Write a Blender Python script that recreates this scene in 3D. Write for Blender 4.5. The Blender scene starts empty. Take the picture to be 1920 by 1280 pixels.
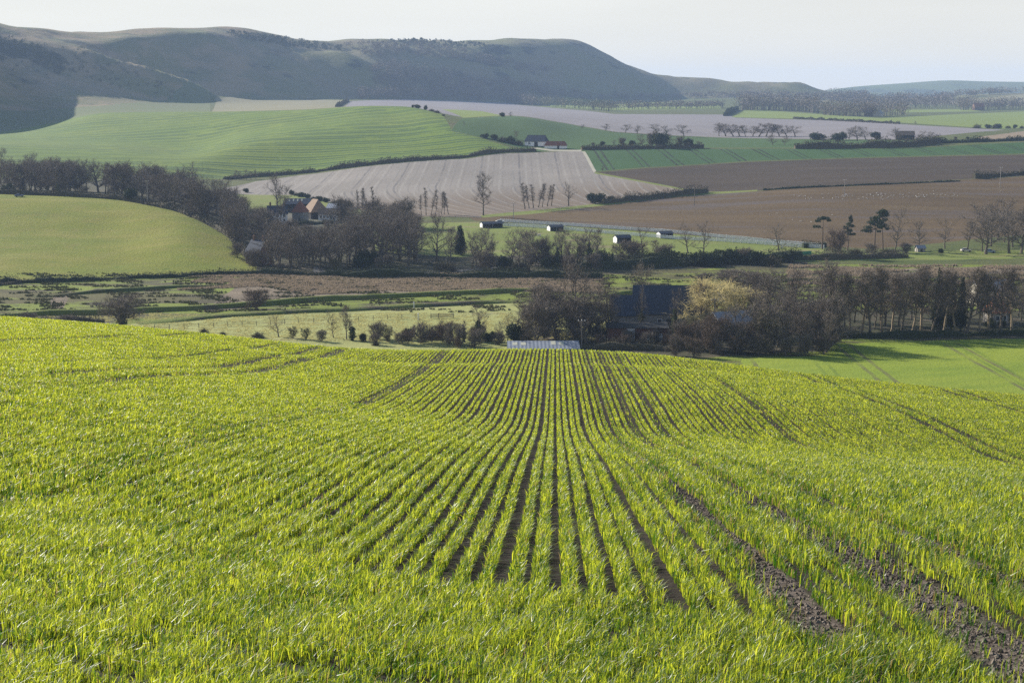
import bpy, bmesh, math, random
import numpy as np
from mathutils import Vector, Matrix
from mathutils.geometry import delaunay_2d_cdt

SC = bpy.context.scene
COL = SC.collection
RNG = np.random.default_rng(7)
random.seed(7)

# ------------------------------------------------------------------ camera
F = 2870.0            # focal length in photo pixels (photo is 1920 wide)
PITCH = math.atan(460.0 / F)
CP, SP = math.cos(PITCH), math.sin(PITCH)
cam_d = bpy.data.cameras.new('camera')
cam = bpy.data.objects.new('camera', cam_d)
COL.objects.link(cam)
cam_d.sensor_width = 36.0
cam_d.lens = F / 1920.0 * 36.0
cam_d.clip_start = 0.5
cam_d.clip_end = 40000.0
cam.location = (0, 0, 0)
cam.rotation_euler = (math.pi / 2 - PITCH, 0, 0)
SC.camera = cam


def ray(px, py):
    """direction of a sight line as (x/y, z/y)"""
    cx = (px - 960.0) / F
    cy = (640.0 - py) / F
    dy = CP + cy * SP
    return cx / dy, (cy * CP - SP) / dy


# ------------------------------------------------------------------ interpolation
def pchip(xk, yk, x):
    xk = np.asarray(xk, float); yk = np.asarray(yk, float); x = np.asarray(x, float)
    h = np.diff(xk); dl = np.diff(yk) / h
    m = np.zeros_like(yk)
    if len(xk) == 2:
        m[:] = dl[0]
    else:
        w1 = 2 * h[1:] + h[:-1]; w2 = h[1:] + 2 * h[:-1]
        ok = dl[:-1] * dl[1:] > 0
        with np.errstate(divide='ignore', invalid='ignore'):
            hm = (w1 + w2) / (w1 / dl[:-1] + w2 / dl[1:])
        m[1:-1] = np.where(ok, hm, 0.0)
        m[0] = dl[0]; m[-1] = dl[-1]
    i = np.clip(np.searchsorted(xk, x) - 1, 0, len(xk) - 2)
    t = np.clip((x - xk[i]) / h[i], 0, 1)
    t2 = t * t; t3 = t2 * t
    return ((2*t3 - 3*t2 + 1) * yk[i] + (t3 - 2*t2 + t) * h[i] * m[i]
            + (-2*t3 + 3*t2) * yk[i+1] + (t3 - t2) * h[i] * m[i+1])


def smooth(e0, e1, x):
    t = np.clip((np.asarray(x, float) - e0) / (e1 - e0), 0, 1)
    return t * t * (3 - 2 * t)


# ------------------------------------------------------------------ the crop hill (near)
CD = [-40, 0, 5, 10, 17, 22, 29, 39, 50, 63, 72, 82, 92, 97, 102, 107, 112, 116, 125, 140, 170]
CZ = [6.0, -2.0, -3.0, -4.02, -5.33, -6.3, -7.5, -9.25, -11.3, -13.45, -14.5, -15.6, -16.65, -17.15, -17.85,
      -18.3, -18.75, -19.25, -21.0, -24.4, -33.0]
RP = np.array([
    (-15, 62, 2.1), (-15, 79, 1.1), (-8, 98, 0.0), (-8, 66, .7), (-34, 95, 2.95), (-25, 100, 2.0), (-18, 108, .8),
    (-12.8, 115, .05), (-9, 25, .45), (-20, 60, 2.6), (-26, 78, 2.9),
    (0, 5, 0), (0, 20, 0), (0, 40, 0), (0, 60, 0), (0, 80, 0), (0, 100, 0), (0, 115, 0), (2.5, 115, 0),
    (19.9, 60, -1.6), (20.6, 80, -1.2), (21, 110, -1.65), (12, 75, -.35), (11.6, 62, -.8), (37, 110, -3.2), (30, 92, -2.4), (45, 118, -4.1), (30, 116, -2.7), (19, 116, -1.45), (10, 116, -.35),
    (5, 18, .2), (4, 11, .0), (-3.5, 11, 0), (9, 30, -.1), (26, 75, -1.9), (-40, 115, 2.6)], float)


def _tps():
    P = np.stack([48 * np.tanh(RP[:, 0] / 48.0) / 18.0, RP[:, 1] / 32.0], 1)
    n = len(P)
    r = np.linalg.norm(P[:, None] - P[None], axis=2)
    K = np.where(r > 0, r * r * np.log(r + 1e-12), 0) + np.eye(n) * 0.02
    A = np.zeros((n + 3, n + 3))
    A[:n, :n] = K; A[:n, n] = 1; A[:n, n+1:] = P; A[n, :n] = 1; A[n+1:, :n] = P.T
    b = np.zeros(n + 3); b[:n] = RP[:, 2]
    return P, np.linalg.solve(A, b)


TP, TW = _tps()


def field_z(x, y):
    x = np.asarray(x, float); y = np.asarray(y, float)
    sh = np.broadcast(x, y).shape
    xf = np.broadcast_to(x, sh).ravel(); yf = np.broadcast_to(y, sh).ravel()
    c = np.interp(0, [0, 1], [0, 1]) + pchip(CD, CZ, np.clip(yf, -40, 170))
    xc = 48 * np.tanh(xf / 48.0); yc = np.clip(yf, 0, 118)
    out = np.empty(len(xf))
    for s in range(0, len(xf), 200000):
        q = np.stack([xc[s:s+200000] / 18.0, yc[s:s+200000] / 32.0], 1)
        r2 = ((q[:, None] - TP[None]) ** 2).sum(2)
        k = 0.5 * r2 * np.log(r2 + 1e-12)
        out[s:s+200000] = k @ TW[:len(TP)] + TW[len(TP)] + q @ TW[len(TP)+1:]
    return (c + out).reshape(sh)


# ------------------------------------------------------------------ the valley and the downs: feature lines (photo px, py or None, distance, height)
def line(pts):
    a = []; d = []; z = []
    for p in pts:
        if len(p) == 3:
            A, t = ray(p[0], p[1]); a.append(A); d.append(p[2]); z.append(t * p[2])
        else:
            A, _ = ray(p[0], 300); a.append(A); d.append(p[2]); z.append(p[3])
    return a, d, z


LINES = [
    [(0, None, 210, -45), (1920, None, 210, -46)],
    [(0, None, 255, -53), (1920, None, 250, -53.5)],
    [(0, None, 310, -57), (1570, None, 305, -56.4), (1920, 731, 290)],
    [(0, None, 370, -59.5), (960, None, 370, -59.5), (1700, 641, 367), (1920, 637, 370)],
    [(0, None, 440, -60), (1920, None, 440, -60)],
    [(0, 530, 493), (240, 524, 505), (480, 515, 515), (700, None, 500, -60.2), (1200, None, 500, -60.2), (1920, None, 500, -60)],
    [(0, 450, 590), (200, 452, 590), (330, 458, 570), (430, 480, 560), (500, None, 560, -60), (700, None, 560, -60), (1200, None, 570, -60), (1920, None, 580, -59.8)],
    [(0, 365, 700), (200, 374, 690), (330, 397, 660), (430, 447, 605), (500, None, 620, -59.3), (700, 435, 650), (960, 432, 660), (1200, 446, 640), (1540, 470, 600), (1920, 462, 610)],
    [(0, None, 800, -48), (200, None, 800, -48.5), (330, None, 790, -50), (480, None, 760, -55.5), (620, 402, 740), (760, 406, 730), (900, 410, 715), (1000, 404, 735), (1200, 404, 740), (1540, 425, 690), (1920, 412, 715)],
    [(0, 332, 930), (200, 335, 935), (330, 340, 945), (430, 337, 975), (560, 327, 1000), (700, 309, 1010), (850, 297, 1030), (1000, 330, 940), (1090, 322, 950), (1300, 352, 860), (1540, 345, 850), (1920, 330, 880)],
    [(0, 270, 1130), (200, 284, 1090), (340, 297, 1055), (480, 266, 1110), (600, 251, 1140), (720, 241, 1160), (820, 254, 1110), (900, 272, 1065), (1000, 284, 1045), (1090, 283, 1050), (1400, 302, 1010), (1920, 288, 1050)],
    [(0, 259, 1300), (200, 263, 1260), (340, 281, 1170), (480, 246, 1220), (600, 228, 1240), (720, 217, 1240), (820, 228, 1170), (900, 252, 1110), (1000, 270, 1090), (1090, 274, 1090), (1400, 278, 1100), (1920, 266, 1150)],
    [(-150, None, 1350, -38), (0, 250, 1480), (100, 232, 1520), (200, 212, 1580), (400, 210, 1490), (560, 207, 1400), (700, 199, 1330), (760, 200, 1300), (820, 212, 1240), (870, 222, 1220), (960, 220, 1300), (1090, 242, 1290), (1400, 256, 1330), (1920, 255, 1330)],  # leftmost points from here on: unseen ridge added to cast shade on the foot
    [(-150, None, 1430, -22), (0, 236, 1610), (100, 225, 1630), (200, 211, 1700), (400, None, 1720, -17.5), (560, None, 1720, -14), (700, None, 1720, -12.5), (820, 208, 1600), (960, 214, 1650), (1090, 222, 1700), (1400, 226, 1850), (1600, 230, 1800), (1920, 240, 1700)],
    [(-150, None, 1500, 6), (0, 208, 1760), (100, 203, 1830), (200, 196, 1920), (400, 186, 2280), (560, 186, 2400), (700, 187, 2550), (850, 189, 2780), (1000, 196, 2980), (1100, 195, 3100), (1250, 187, 3300), (1400, 183, 3420), (1560, 192, 3400), (1700, 196, 3300), (1920, 200, 3200)],
    [(-150, None, 1590, 66), (0, 140, 1940), (100, 145, 2030), (200, 150, 2150), (300, 150, 2330), (420, 140, 2430), (560, 140, 2540), (700, 140, 2700), (850, 140, 2920), (1000, 140, 3120), (1100, 145, 3240), (1200, 165, 3360), (1300, 174, 3440), (1400, 176, 3500), (1560, 188, 3500), (1700, 192, 3450), (1920, 192, 3450)],
    [(-150, None, 1680, 96), (0, 72, 2090), (100, 80, 2180), (200, 76, 2290), (300, 72, 2430), (420, 70, 2560), (480, 80, 2620), (560, 92, 2690), (640, 92, 2820), (700, 86, 2900), (850, 90, 3090), (950, 84, 3220), (1050, 82, 3300), (1100, 97, 3380), (1140, 116, 3420), (1200, 137, 3480), (1300, 155, 3540), (1400, 160, 3580), (1500, 167, 3600), (1560, 183, 3600), (1700, 188, 3600), (1920, 184, 3600)],
    [(-150, None, 1770, 112), (0, 45, 2330), (100, 52, 2430), (200, 60, 2520), (260, 61, 2580), (340, 54, 2660), (420, 54, 2720), (480, 61, 2760), (560, 73, 2840), (600, 78, 2900), (700, 73, 3060), (790, 73, 3180), (860, 78, 3260), (930, 77, 3360), (1000, 71, 3450), (1050, 71, 3480), (1090, 81, 3510), (1140, 107, 3540), (1200, 129, 3580), (1250, 142, 3620), (1320, 149, 3660), (1400, 152, 3700), (1480, 156, 3740), (1540, 168, 3780), (1600, 181, 3800), (1700, 184, 3850), (1800, 178, 3900), (1920, 175, 3950)],
    [(-150, None, 2400, 105), (0, None, 2900, 95), (420, None, 3200, 95), (1000, None, 3950, 100), (1200, None, 4050, 30), (1540, None, 4200, -12), (1920, None, 4300, -14)],
    [(0, None, 5000, -20), (1920, None, 5300, -25)],
    [(0, None, 6500, 20), (1400, None, 6500, 15), (1530, 171, 6500), (1600, 163, 6500), (1700, 156, 6500), (1780, 151, 6500), (1850, 153, 6500), (1920, 154, 6500)],
    [(0, None, 9500, -40), (1920, None, 9500, -40)],
]
AG = np.linspace(-0.64, 0.64, 641)
LG = np.linspace(math.log(120.0), math.log(9400.0), 1200)


def _table():
    DK = []; ZK = []
    for d0 in (100.0, 112.0, 125.0, 140.0):
        DK.append(np.full(len(AG), d0)); ZK.append(field_z(AG * d0, np.full(len(AG), d0)))
    c = field_z(AG * 140, np.full(len(AG), 140.0))
    DK.append(np.full(len(AG), 170.0)); ZK.append(c - 9.5)
    for L in LINES:
        a, d, z = line(L)
        DK.append(pchip(a, d, np.clip(AG, a[0], a[-1]))); ZK.append(pchip(a, z, np.clip(AG, a[0], a[-1])))
    DK = np.array(DK); ZK = np.array(ZK)
    T = np.empty((len(AG), len(LG)))
    for i in range(len(AG)):
        dk = np.maximum.accumulate(DK[:, i] + np.arange(len(DK)) * 1e-3)
        T[i] = pchip(np.log(dk), ZK[:, i], LG)
    return T


HT = _table()
# gentle blur across azimuth so that no feature line shows as a crease
for _ in range(6):
    HT[1:-1] = HT[1:-1] * .5 + .25 * (HT[:-2] + HT[2:])


def _seg(x, y, p, q):
    """distance from points to a segment and the position along it"""
    dx, dy = q[0] - p[0], q[1] - p[1]
    t = np.clip(((x - p[0]) * dx + (y - p[1]) * dy) / (dx * dx + dy * dy), 0, 1)
    return np.hypot(x - p[0] - t * dx, y - p[1] - t * dy), t


def wob(x, y, s, k):
    """smooth pseudo noise, about -1..1"""
    r = np.random.default_rng(k)
    o = np.zeros(np.broadcast(x, y).shape)
    for i in range(5):
        an = r.uniform(0, 6.28); f = r.uniform(.6, 1.7) / s; ph = r.uniform(0, 6.28)
        o = o + np.sin((x * math.cos(an) + y * math.sin(an)) * f * 6.28 + ph)
    return o / 3.0


BUMPS = []      # (p, q, height, width): spurs and hollows running down the scarp


def H(x, y):
    x = np.asarray(x, float); y = np.asarray(y, float)
    d = np.maximum(y, 1e-3)
    a = np.clip(x / d, AG[0], AG[-1] - 1e-9)
    l = np.clip(np.log(np.maximum(d, 120.0)), LG[0], LG[-1] - 1e-9)
    fi = (a - AG[0]) / (AG[1] - AG[0]); fj = (l - LG[0]) / (LG[1] - LG[0])
    i = np.clip(fi.astype(int), 0, len(AG) - 2); j = np.clip(fj.astype(int), 0, len(LG) - 2)
    u = fi - i; v = fj - j
    z = (HT[i, j] * (1-u) * (1-v) + HT[i+1, j] * u * (1-v) + HT[i, j+1] * (1-u) * v + HT[i+1, j+1] * u * v)
    for p, q, h, w0, w1 in BUMPS:
        s, t = _seg(x, y, p, q)
        w = w0 + (w1 - w0) * t
        z = z + h * np.sin(np.clip(t, 0.02, .98) * math.pi) ** .6 * np.exp(-(s / w) ** 2)
    far = smooth(1900, 2300, d) * (1 - smooth(3900, 4300, d))
    z = z + far * (wob(x, y, 260, 3) * 4.6 + wob(x, y, 115, 4) * 2.2) * smooth(0, 30, z)
    near = smooth(330, 380, d) * (1 - smooth(600, 700, d))
    z = z + near * wob(x, y, 35, 9) * .16
    if np.any(d < 130):
        zf = field_z(x, y)
        k = smooth(120, 130, d)
        z = np.where(d < 130, zf * (1 - k) + z * k, z)
    return z


def D(px, d, dz=0.0):
    """point at distance d in the direction of column px"""
    a, _ = ray(px, 300)
    return np.array((a * d, d, float(H(a * d, d)) + dz))


def P(px, py, dmin=140.0, dmax=9000.0):
    """ground point seen at a photo pixel"""
    a, t = ray(px, py)
    d = np.exp(np.linspace(math.log(dmin), math.log(dmax), 2500))
    h = H(a * d, d) - t * d
    k = np.nonzero((h[1:] >= 0) & (h[:-1] < 0))[0]
    if len(k) == 0:
        if h[0] >= 0:
            return np.array((a * d[0], d[0], float(H(a * d[0], d[0]))))
        i = int(np.argmax(h / d))
        return np.array((a * d[i], d[i], float(H(a * d[i], d[i]))))
    i = k[0]
    f = -h[i] / (h[i+1] - h[i])
    dd = d[i] + f * (d[i+1] - d[i])
    return np.array((a * dd, dd, float(H(a * dd, dd))))


def to_px(p):
    x, y, z = p
    c = y * CP - z * SP
    return 960 + F * x / c, 640 - F * (y * SP + z * CP) / c


_bl = [  # columns of the two ends: a spur seen from (px,py,d) to (px,py,d)
    ((135, 105, 2150), (410, 188, 2230), 36, 30, 44),
    ((350, 88, 2500), (470, 150, 2460), 14, 45, 70),
    ((625, 104, 2750), (700, 165, 2640), 22, 50, 80),
    ((20, 60, 2130), (60, 215, 1850), -14, 70, 60),
    ((890, 100, 3100), (940, 165, 2960), 8, 70, 100),
]
for p0, p1, h, w0, w1 in _bl:
    a0, _ = ray(p0[0], p0[1]); a1, _ = ray(p1[0], p1[1])
    BUMPS.append(((a0 * p0[2], p0[2]), (a1 * p1[2], p1[2]), h, w0, w1))

# ------------------------------------------------------------------ scene objects
def link(o, parent=None):
    COL.objects.link(o)
    if parent is not None:
        o.parent = parent
    return o


def tag(o, label=None, cat=None, group=None, kind=None):
    if label: o['label'] = label
    if cat: o['category'] = cat
    if group: o['group'] = group
    if kind: o['kind'] = kind
    return o


def empty(name, loc, rz=0.0, s=1.0):
    o = bpy.data.objects.new(name, None)
    o.empty_display_size = .2
    o.location = loc; o.rotation_euler = (0, 0, rz); o.scale = (s, s, s) if not isinstance(s, tuple) else s
    return link(o)


def np_mesh(name, V, Fc, mats=(), attrs=None, smooth_=False, mi=None):
    """mesh from arrays; Fc is (n,3) or (n,4)"""
    V = np.asarray(V, np.float32); Fc = np.asarray(Fc, np.int32)
    me = bpy.data.meshes.new(name)
    k = Fc.shape[1]
    me.vertices.add(len(V)); me.vertices.foreach_set('co', V.ravel())
    me.loops.add(Fc.size); me.loops.foreach_set('vertex_index', Fc.ravel())
    me.polygons.add(len(Fc))
    me.polygons.foreach_set('loop_start', np.arange(0, Fc.size, k, dtype=np.int32))
    try:
        me.polygons.foreach_set('loop_total', np.full(len(Fc), k, np.int32))
    except Exception:
        pass
    if mi is not None:
        me.polygons.foreach_set('material_index', np.asarray(mi, np.int32))
    me.polygons.foreach_set('use_smooth', np.full(len(Fc), bool(smooth_)))
    for an, av in (attrs or {}).items():
        at = me.attributes.new(an, 'FLOAT', 'POINT')
        at.data.foreach_set('value', np.asarray(av, np.float32))
    for m in mats:
        me.materials.append(m)
    me.update(calc_edges=True)
    return me


class MB:
    """collects faces of any size, becomes one mesh"""
    def __init__(self):
        self.v = []; self.f = []; self.m = []

    def add(self, vs, fs, mi=0):
        b = len(self.v)
        self.v += [tuple(float(c) for c in v) for v in vs]
        self.f += [tuple(b + i for i in f) for f in fs]
        self.m += [mi] * len(fs)

    def box(self, x0, x1, y0, y1, z0, z1, mi=0):
        vs = [(x, y, z) for z in (z0, z1) for y in (y0, y1) for x in (x0, x1)]
        self.add(vs, [(0, 2, 3, 1), (4, 5, 7, 6), (0, 1, 5, 4), (2, 6, 7, 3), (0, 4, 6, 2), (1, 3, 7, 5)], mi)

    def bar(self, p, q, w, h=None, mi=0):
        p = Vector(p); q = Vector(q); h = h or w
        d = (q - p).normalized()
        s = d.cross(Vector((0, 0, 1)))
        if s.length < 1e-3: s = Vector((1, 0, 0))
        s.normalize(); u = s.cross(d)
        vs = []
        for c in (p, q):
            for a, b in ((-1, -1), (1, -1), (1, 1), (-1, 1)):
                vs.append(c + s * a * w / 2 + u * b * h / 2)
        self.add(vs, [(0, 1, 2, 3), (7, 6, 5, 4), (0, 4, 5, 1), (1, 5, 6, 2), (2, 6, 7, 3), (3, 7, 4, 0)], mi)

    def tube(self, pts, rad, n=6, mi=0):
        rings = []
        for i, p in enumerate(pts):
            p = Vector(p)
            d = Vector(pts[min(i+1, len(pts)-1)]) - Vector(pts[max(i-1, 0)])
            d.normalize()
            s = d.cross(Vector((.31, .95, .05))); s.normalize(); u = s.cross(d)
            r = rad[i] if hasattr(rad, '__len__') else rad
            rings.append([p + (s * math.cos(6.2832*k/n) + u * math.sin(6.2832*k/n)) * r for k in range(n)])
        vs = [v for r in rings for v in r]; fs = []
        for i in range(len(pts)-1):
            for k in range(n):
                fs.append((i*n+k, i*n+(k+1) % n, (i+1)*n+(k+1) % n, (i+1)*n+k))
        fs.append(tuple(range((len(pts)-1)*n, len(pts)*n))); fs.append(tuple(range(n-1, -1, -1)))
        self.add(vs, fs, mi)

    def mesh(self, name, *mats, smooth_=False):
        me = bpy.data.meshes.new(name)
        me.from_pydata(self.v, [], self.f)
        me.polygons.foreach_set('material_index', self.m)
        me.polygons.foreach_set('use_smooth', [smooth_] * len(self.f))
        for m in mats: me.materials.append(m)
        me.update()
        return me

    def obj(self, name, mats, parent=None, smooth_=False):
        if not isinstance(mats, (list, tuple)): mats = [mats]
        return link(bpy.data.objects.new(name, self.mesh(name, *mats, smooth_=smooth_)), parent)


# ------------------------------------------------------------------ materials
class N:
    """tiny node-tree writer"""
    def __init__(self, name):
        self.m = bpy.data.materials.new(name); self.m.use_nodes = True
        self.t = self.m.node_tree; self.t.nodes.clear()
        self.out = self.t.nodes.new('ShaderNodeOutputMaterial')
        self._pos = None

    def n(self, typ, **kw):
        x = self.t.nodes.new(typ)
        for k, v in kw.items(): setattr(x, k, v)
        return x

    def put(self, sock, v):
        if isinstance(v, bpy.types.NodeSocket): self.t.links.new(v, sock)
        elif isinstance(v, (tuple, list)) and len(v) == 3 and sock.type == 'RGBA': sock.default_value = (*v, 1)
        else: sock.default_value = v

    def pos(self):
        if self._pos is None:
            self._pos = self.n('ShaderNodeNewGeometry').outputs['Position']
        return self._pos

    def obpos(self):
        return self.n('ShaderNodeTexCoord').outputs['Object']

    def math(self, op, a, b=0.0, c=None, clamp=False):
        x = self.n('ShaderNodeMath', operation=op, use_clamp=clamp)
        self.put(x.inputs[0], a); self.put(x.inputs[1], b)
        if c is not None: self.put(x.inputs[2], c)
        return x.outputs[0]

    def xyz(self, v):
        s = self.n('ShaderNodeSeparateXYZ'); self.put(s.inputs[0], v); return s.outputs

    def vec(self, x, y, z):
        s = self.n('ShaderNodeCombineXYZ')
        self.put(s.inputs[0], x); self.put(s.inputs[1], y); self.put(s.inputs[2], z); return s.outputs[0]

    def noise(self, v, scale, detail=3.0, rough=.55):
        x = self.n('ShaderNodeTexNoise')
        self.put(x.inputs['Vector'], v); x.inputs['Scale'].default_value = scale
        x.inputs['Detail'].default_value = detail; x.inputs['Roughness'].default_value = rough
        return x.outputs['Fac']

    def ramp(self, f, lo, hi):
        x = self.n('ShaderNodeMapRange', interpolation_type='SMOOTHSTEP')
        self.put(x.inputs[0], f); x.inputs[1].default_value = lo; x.inputs[2].default_value = hi
        return x.outputs[0]

    def mix(self, f, a, b, blend='MIX'):
        x = self.n('ShaderNodeMix', data_type='RGBA', blend_type=blend)
        self.put(x.inputs[0], f); self.put(x.inputs[6], a); self.put(x.inputs[7], b)
        return x.outputs[2]

    def bsdf(self, color, rough=.9, spec=.2, normal=None, metal=0.0):
        b = self.n('ShaderNodeBsdfPrincipled')
        self.put(b.inputs['Base Color'], color); self.put(b.inputs['Roughness'], rough)
        b.inputs['Specular IOR Level'].default_value = spec
        b.inputs['Metallic'].default_value = metal
        if normal is not None: self.put(b.inputs['Normal'], normal)
        return b.outputs[0]

    def bump(self, h, strength=.5, dist=1.0):
        b = self.n('ShaderNodeBump'); b.inputs['Strength'].default_value = strength
        b.inputs['Distance'].default_value = dist; self.put(b.inputs['Height'], h)
        return b.outputs[0]

    def end(self, s):
        self.t.links.new(s, self.out.inputs['Surface']); return self.m


def simple(name, c, rough=.8, spec=.3, var=.18, scale=1.5, metal=0.0):
    n = N(name)
    f = n.noise(n.obpos(), scale, 4)
    k = n.mix(n.ramp(f, .3, .7), tuple(v * (1 - var) for v in c), tuple(min(1, v * (1 + var)) for v in c))
    return n.end(n.bsdf(k, rough, spec, metal=metal))
# ------------------------------------------------------------------ light, sky and air
SUN_AZ = math.radians(50.0)     # to the left of the view direction
SUN_EL = math.radians(24.0)
SUN_DIR = Vector((-math.sin(SUN_AZ) * math.cos(SUN_EL), math.cos(SUN_AZ) * math.cos(SUN_EL), math.sin(SUN_EL)))
sd = bpy.data.lights.new('sun', 'SUN'); sd.energy = 5.0; sd.angle = math.radians(.5); sd.color = (1.0, .93, .82)
sun = bpy.data.objects.new('sun', sd); link(sun)
sun.rotation_euler = SUN_DIR.to_track_quat('Z', 'Y').to_euler()
W = bpy.data.worlds.new('World'); W.cycles.sampling_method = 'NONE'; SC.world = W; W.use_nodes = True
wt = W.node_tree
sky = wt.nodes.new('ShaderNodeTexSky'); sky.sky_type = 'NISHITA'; sky.sun_disc = False
sky.sun_elevation = SUN_EL; sky.sun_rotation = -SUN_AZ
sky.altitude = 60; sky.air_density = 1.0; sky.dust_density = .35; sky.ozone_density = 2.0
bg = wt.nodes['Background']; bg.inputs['Strength'].default_value = .085
# a thin bright veil of moisture lies along the horizon, the sky above it is clear
tc = wt.nodes.new('ShaderNodeTexCoord'); sz = wt.nodes.new('ShaderNodeSeparateXYZ'); wt.links.new(tc.outputs['Generated'], sz.inputs[0])
mr = wt.nodes.new('ShaderNodeMapRange'); mr.interpolation_type = 'SMOOTHSTEP'
wt.links.new(sz.outputs[2], mr.inputs[0]); mr.inputs[1].default_value = .10; mr.inputs[2].default_value = .45; mr.inputs[3].default_value = .85; mr.inputs[4].default_value = 0.0
vm = wt.nodes.new('ShaderNodeMix'); vm.data_type = 'RGBA'
wt.links.new(mr.outputs[0], vm.inputs[0]); wt.links.new(sky.outputs[0], vm.inputs[6]); vm.inputs[7].default_value = (5.4, 5.1, 4.65, 1)
# the faintest streaks of thin high cloud
cm = wt.nodes.new('ShaderNodeMapping'); wt.links.new(tc.outputs['Generated'], cm.inputs['Vector']); cm.inputs['Scale'].default_value = (2.2, 2.2, 14.0)
cn = wt.nodes.new('ShaderNodeTexNoise'); wt.links.new(cm.outputs[0], cn.inputs['Vector']); cn.inputs['Scale'].default_value = 1.6; cn.inputs['Detail'].default_value = 5
cr = wt.nodes.new('ShaderNodeMapRange'); wt.links.new(cn.outputs['Fac'], cr.inputs[0]); cr.inputs[1].default_value = .3; cr.inputs[2].default_value = .7; cr.inputs[3].default_value = .94; cr.inputs[4].default_value = 1.035
cs = wt.nodes.new('ShaderNodeVectorMath'); cs.operation = 'SCALE'; wt.links.new(vm.outputs[2], cs.inputs[0]); wt.links.new(cr.outputs[0], cs.inputs['Scale'])
wt.links.new(cs.outputs[0], bg.inputs['Color'])
SC.view_settings.view_transform = 'Standard'; SC.view_settings.look = 'None'
SC.view_settings.exposure = 0.92; SC.view_settings.gamma = 1.0; SC.view_settings.use_curve_mapping = False
SC.cycles.use_denoising = False; SC.cycles.use_adaptive_sampling = False
SC.cycles.max_bounces = 5; SC.cycles.diffuse_bounces = 1; SC.cycles.glossy_bounces = 2
SC.cycles.transmission_bounces = 3; SC.cycles.volume_bounces = 1; SC.cycles.transparent_max_bounces = 8
SC.cycles.caustics_reflective = False; SC.cycles.caustics_refractive = False

HAZE = 8.0e-5
hz = MB(); hz.box(-6800, 6800, -80, 9300, -66, 152)
hm = bpy.data.materials.new('haze_air'); hm.use_nodes = True
hm.node_tree.nodes.clear()
ho = hm.node_tree.nodes.new('ShaderNodeOutputMaterial')
hv = hm.node_tree.nodes.new('ShaderNodeVolumePrincipled')
hv.inputs['Color'].default_value = (.47, .65, .98, 1); hv.inputs['Density'].default_value = HAZE
hv.inputs['Density Attribute'].default_value = ''
hv.inputs['Anisotropy'].default_value = 0.1
hm.node_tree.links.new(hv.outputs[0], ho.inputs['Volume'])
hm.cycles.homogeneous_volume = True
if not globals().get('NO_HAZE'):
    tag(hz.obj('haze', hm), 'thin pale blue haze filling the valley air', None, None, 'stuff')
# ------------------------------------------------------------------ ground materials
def fmat(name, c1, c2, big=70.0, small=2.5, rows=(), streak=None, patch=None, bump=.35, rough=.95, mid=None, extra=None):
    """field surface: two tones of the real crop or soil, drill rows and wheel marks as lines of other ground"""
    n = N(name)
    p = n.pos(); s = n.xyz(p); X, Y = s[0], s[1]
    v = p
    if streak:
        an, kx, ky = streak
        u = n.math('ADD', n.math('MULTIPLY', X, math.cos(an)), n.math('MULTIPLY', Y, math.sin(an)))
        w = n.math('SUBTRACT', n.math('MULTIPLY', Y, math.cos(an)), n.math('MULTIPLY', X, math.sin(an)))
        v = n.vec(n.math('MULTIPLY', u, kx), n.math('MULTIPLY', w, ky), 0.0)
    f = n.ramp(n.noise(v, 1.0 / big, 5, .6), .32, .68)
    col = n.mix(f, c1, c2)
    if mid:
        g = n.ramp(n.noise(v, 1.0 / (big * .27), 6, .65), .45, .75)
        col = n.mix(n.math('MULTIPLY', g, mid[1]), col, mid[0])
    fine = n.noise(p, 1.0 / small, 4, .7)
    col = n.mix(n.math('MULTIPLY', n.ramp(fine, .35, .75), .45), col, tuple(k * .55 for k in c1))
    if patch:
        for (pc, ps, lo, hi, kx, ky) in patch:
            pv = n.vec(n.math('MULTIPLY', X, kx), n.math('MULTIPLY', Y, ky), 0.0)
            col = n.mix(n.ramp(n.noise(pv, 1.0 / ps, 6, .62), lo, hi), col, pc)
    if extra:
        col = extra(n, X, Y, col)
    hgt = fine
    wobb = n.math('MULTIPLY', n.math('SUBTRACT', n.noise(p, 1 / 45.0, 2), .5), 2.0)
    for r in rows:
        ang, sp, wd, gap, rc, k = r[:6]
        u = n.math('ADD', n.math('MULTIPLY', X, math.cos(ang)), n.math('MULTIPLY', Y, math.sin(ang)))
        if len(r) > 6:      # rows that swing round below a headland
            k2, y0 = r[6]
            t = n.math('MAXIMUM', n.math('SUBTRACT', y0, Y), 0.0)
            u = n.math('SUBTRACT', u, n.math('MULTIPLY', n.math('MULTIPLY', t, t), k2))
        if sp > 8: u = n.math('ADD', u, wobb)
        q = n.math('MULTIPLY', n.math('FRACT', n.math('DIVIDE', u, sp)), sp)
        m = n.math('LESS_THAN', q, wd)
        if gap > 0:
            m2 = n.math('LESS_THAN', n.math('ABSOLUTE', n.math('SUBTRACT', q, gap + wd * .5)), wd * .5)
            m = n.math('MAXIMUM', m, m2)
        br = n.ramp(n.noise(p, 1 / 18.0, 3), .25, .6)
        m = n.math('MULTIPLY', n.math('MULTIPLY', m, k), br)
        col = n.mix(m, col, rc)
    return n.end(n.bsdf(col, rough, .12, n.bump(hgt, bump, small * .35)))


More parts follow.
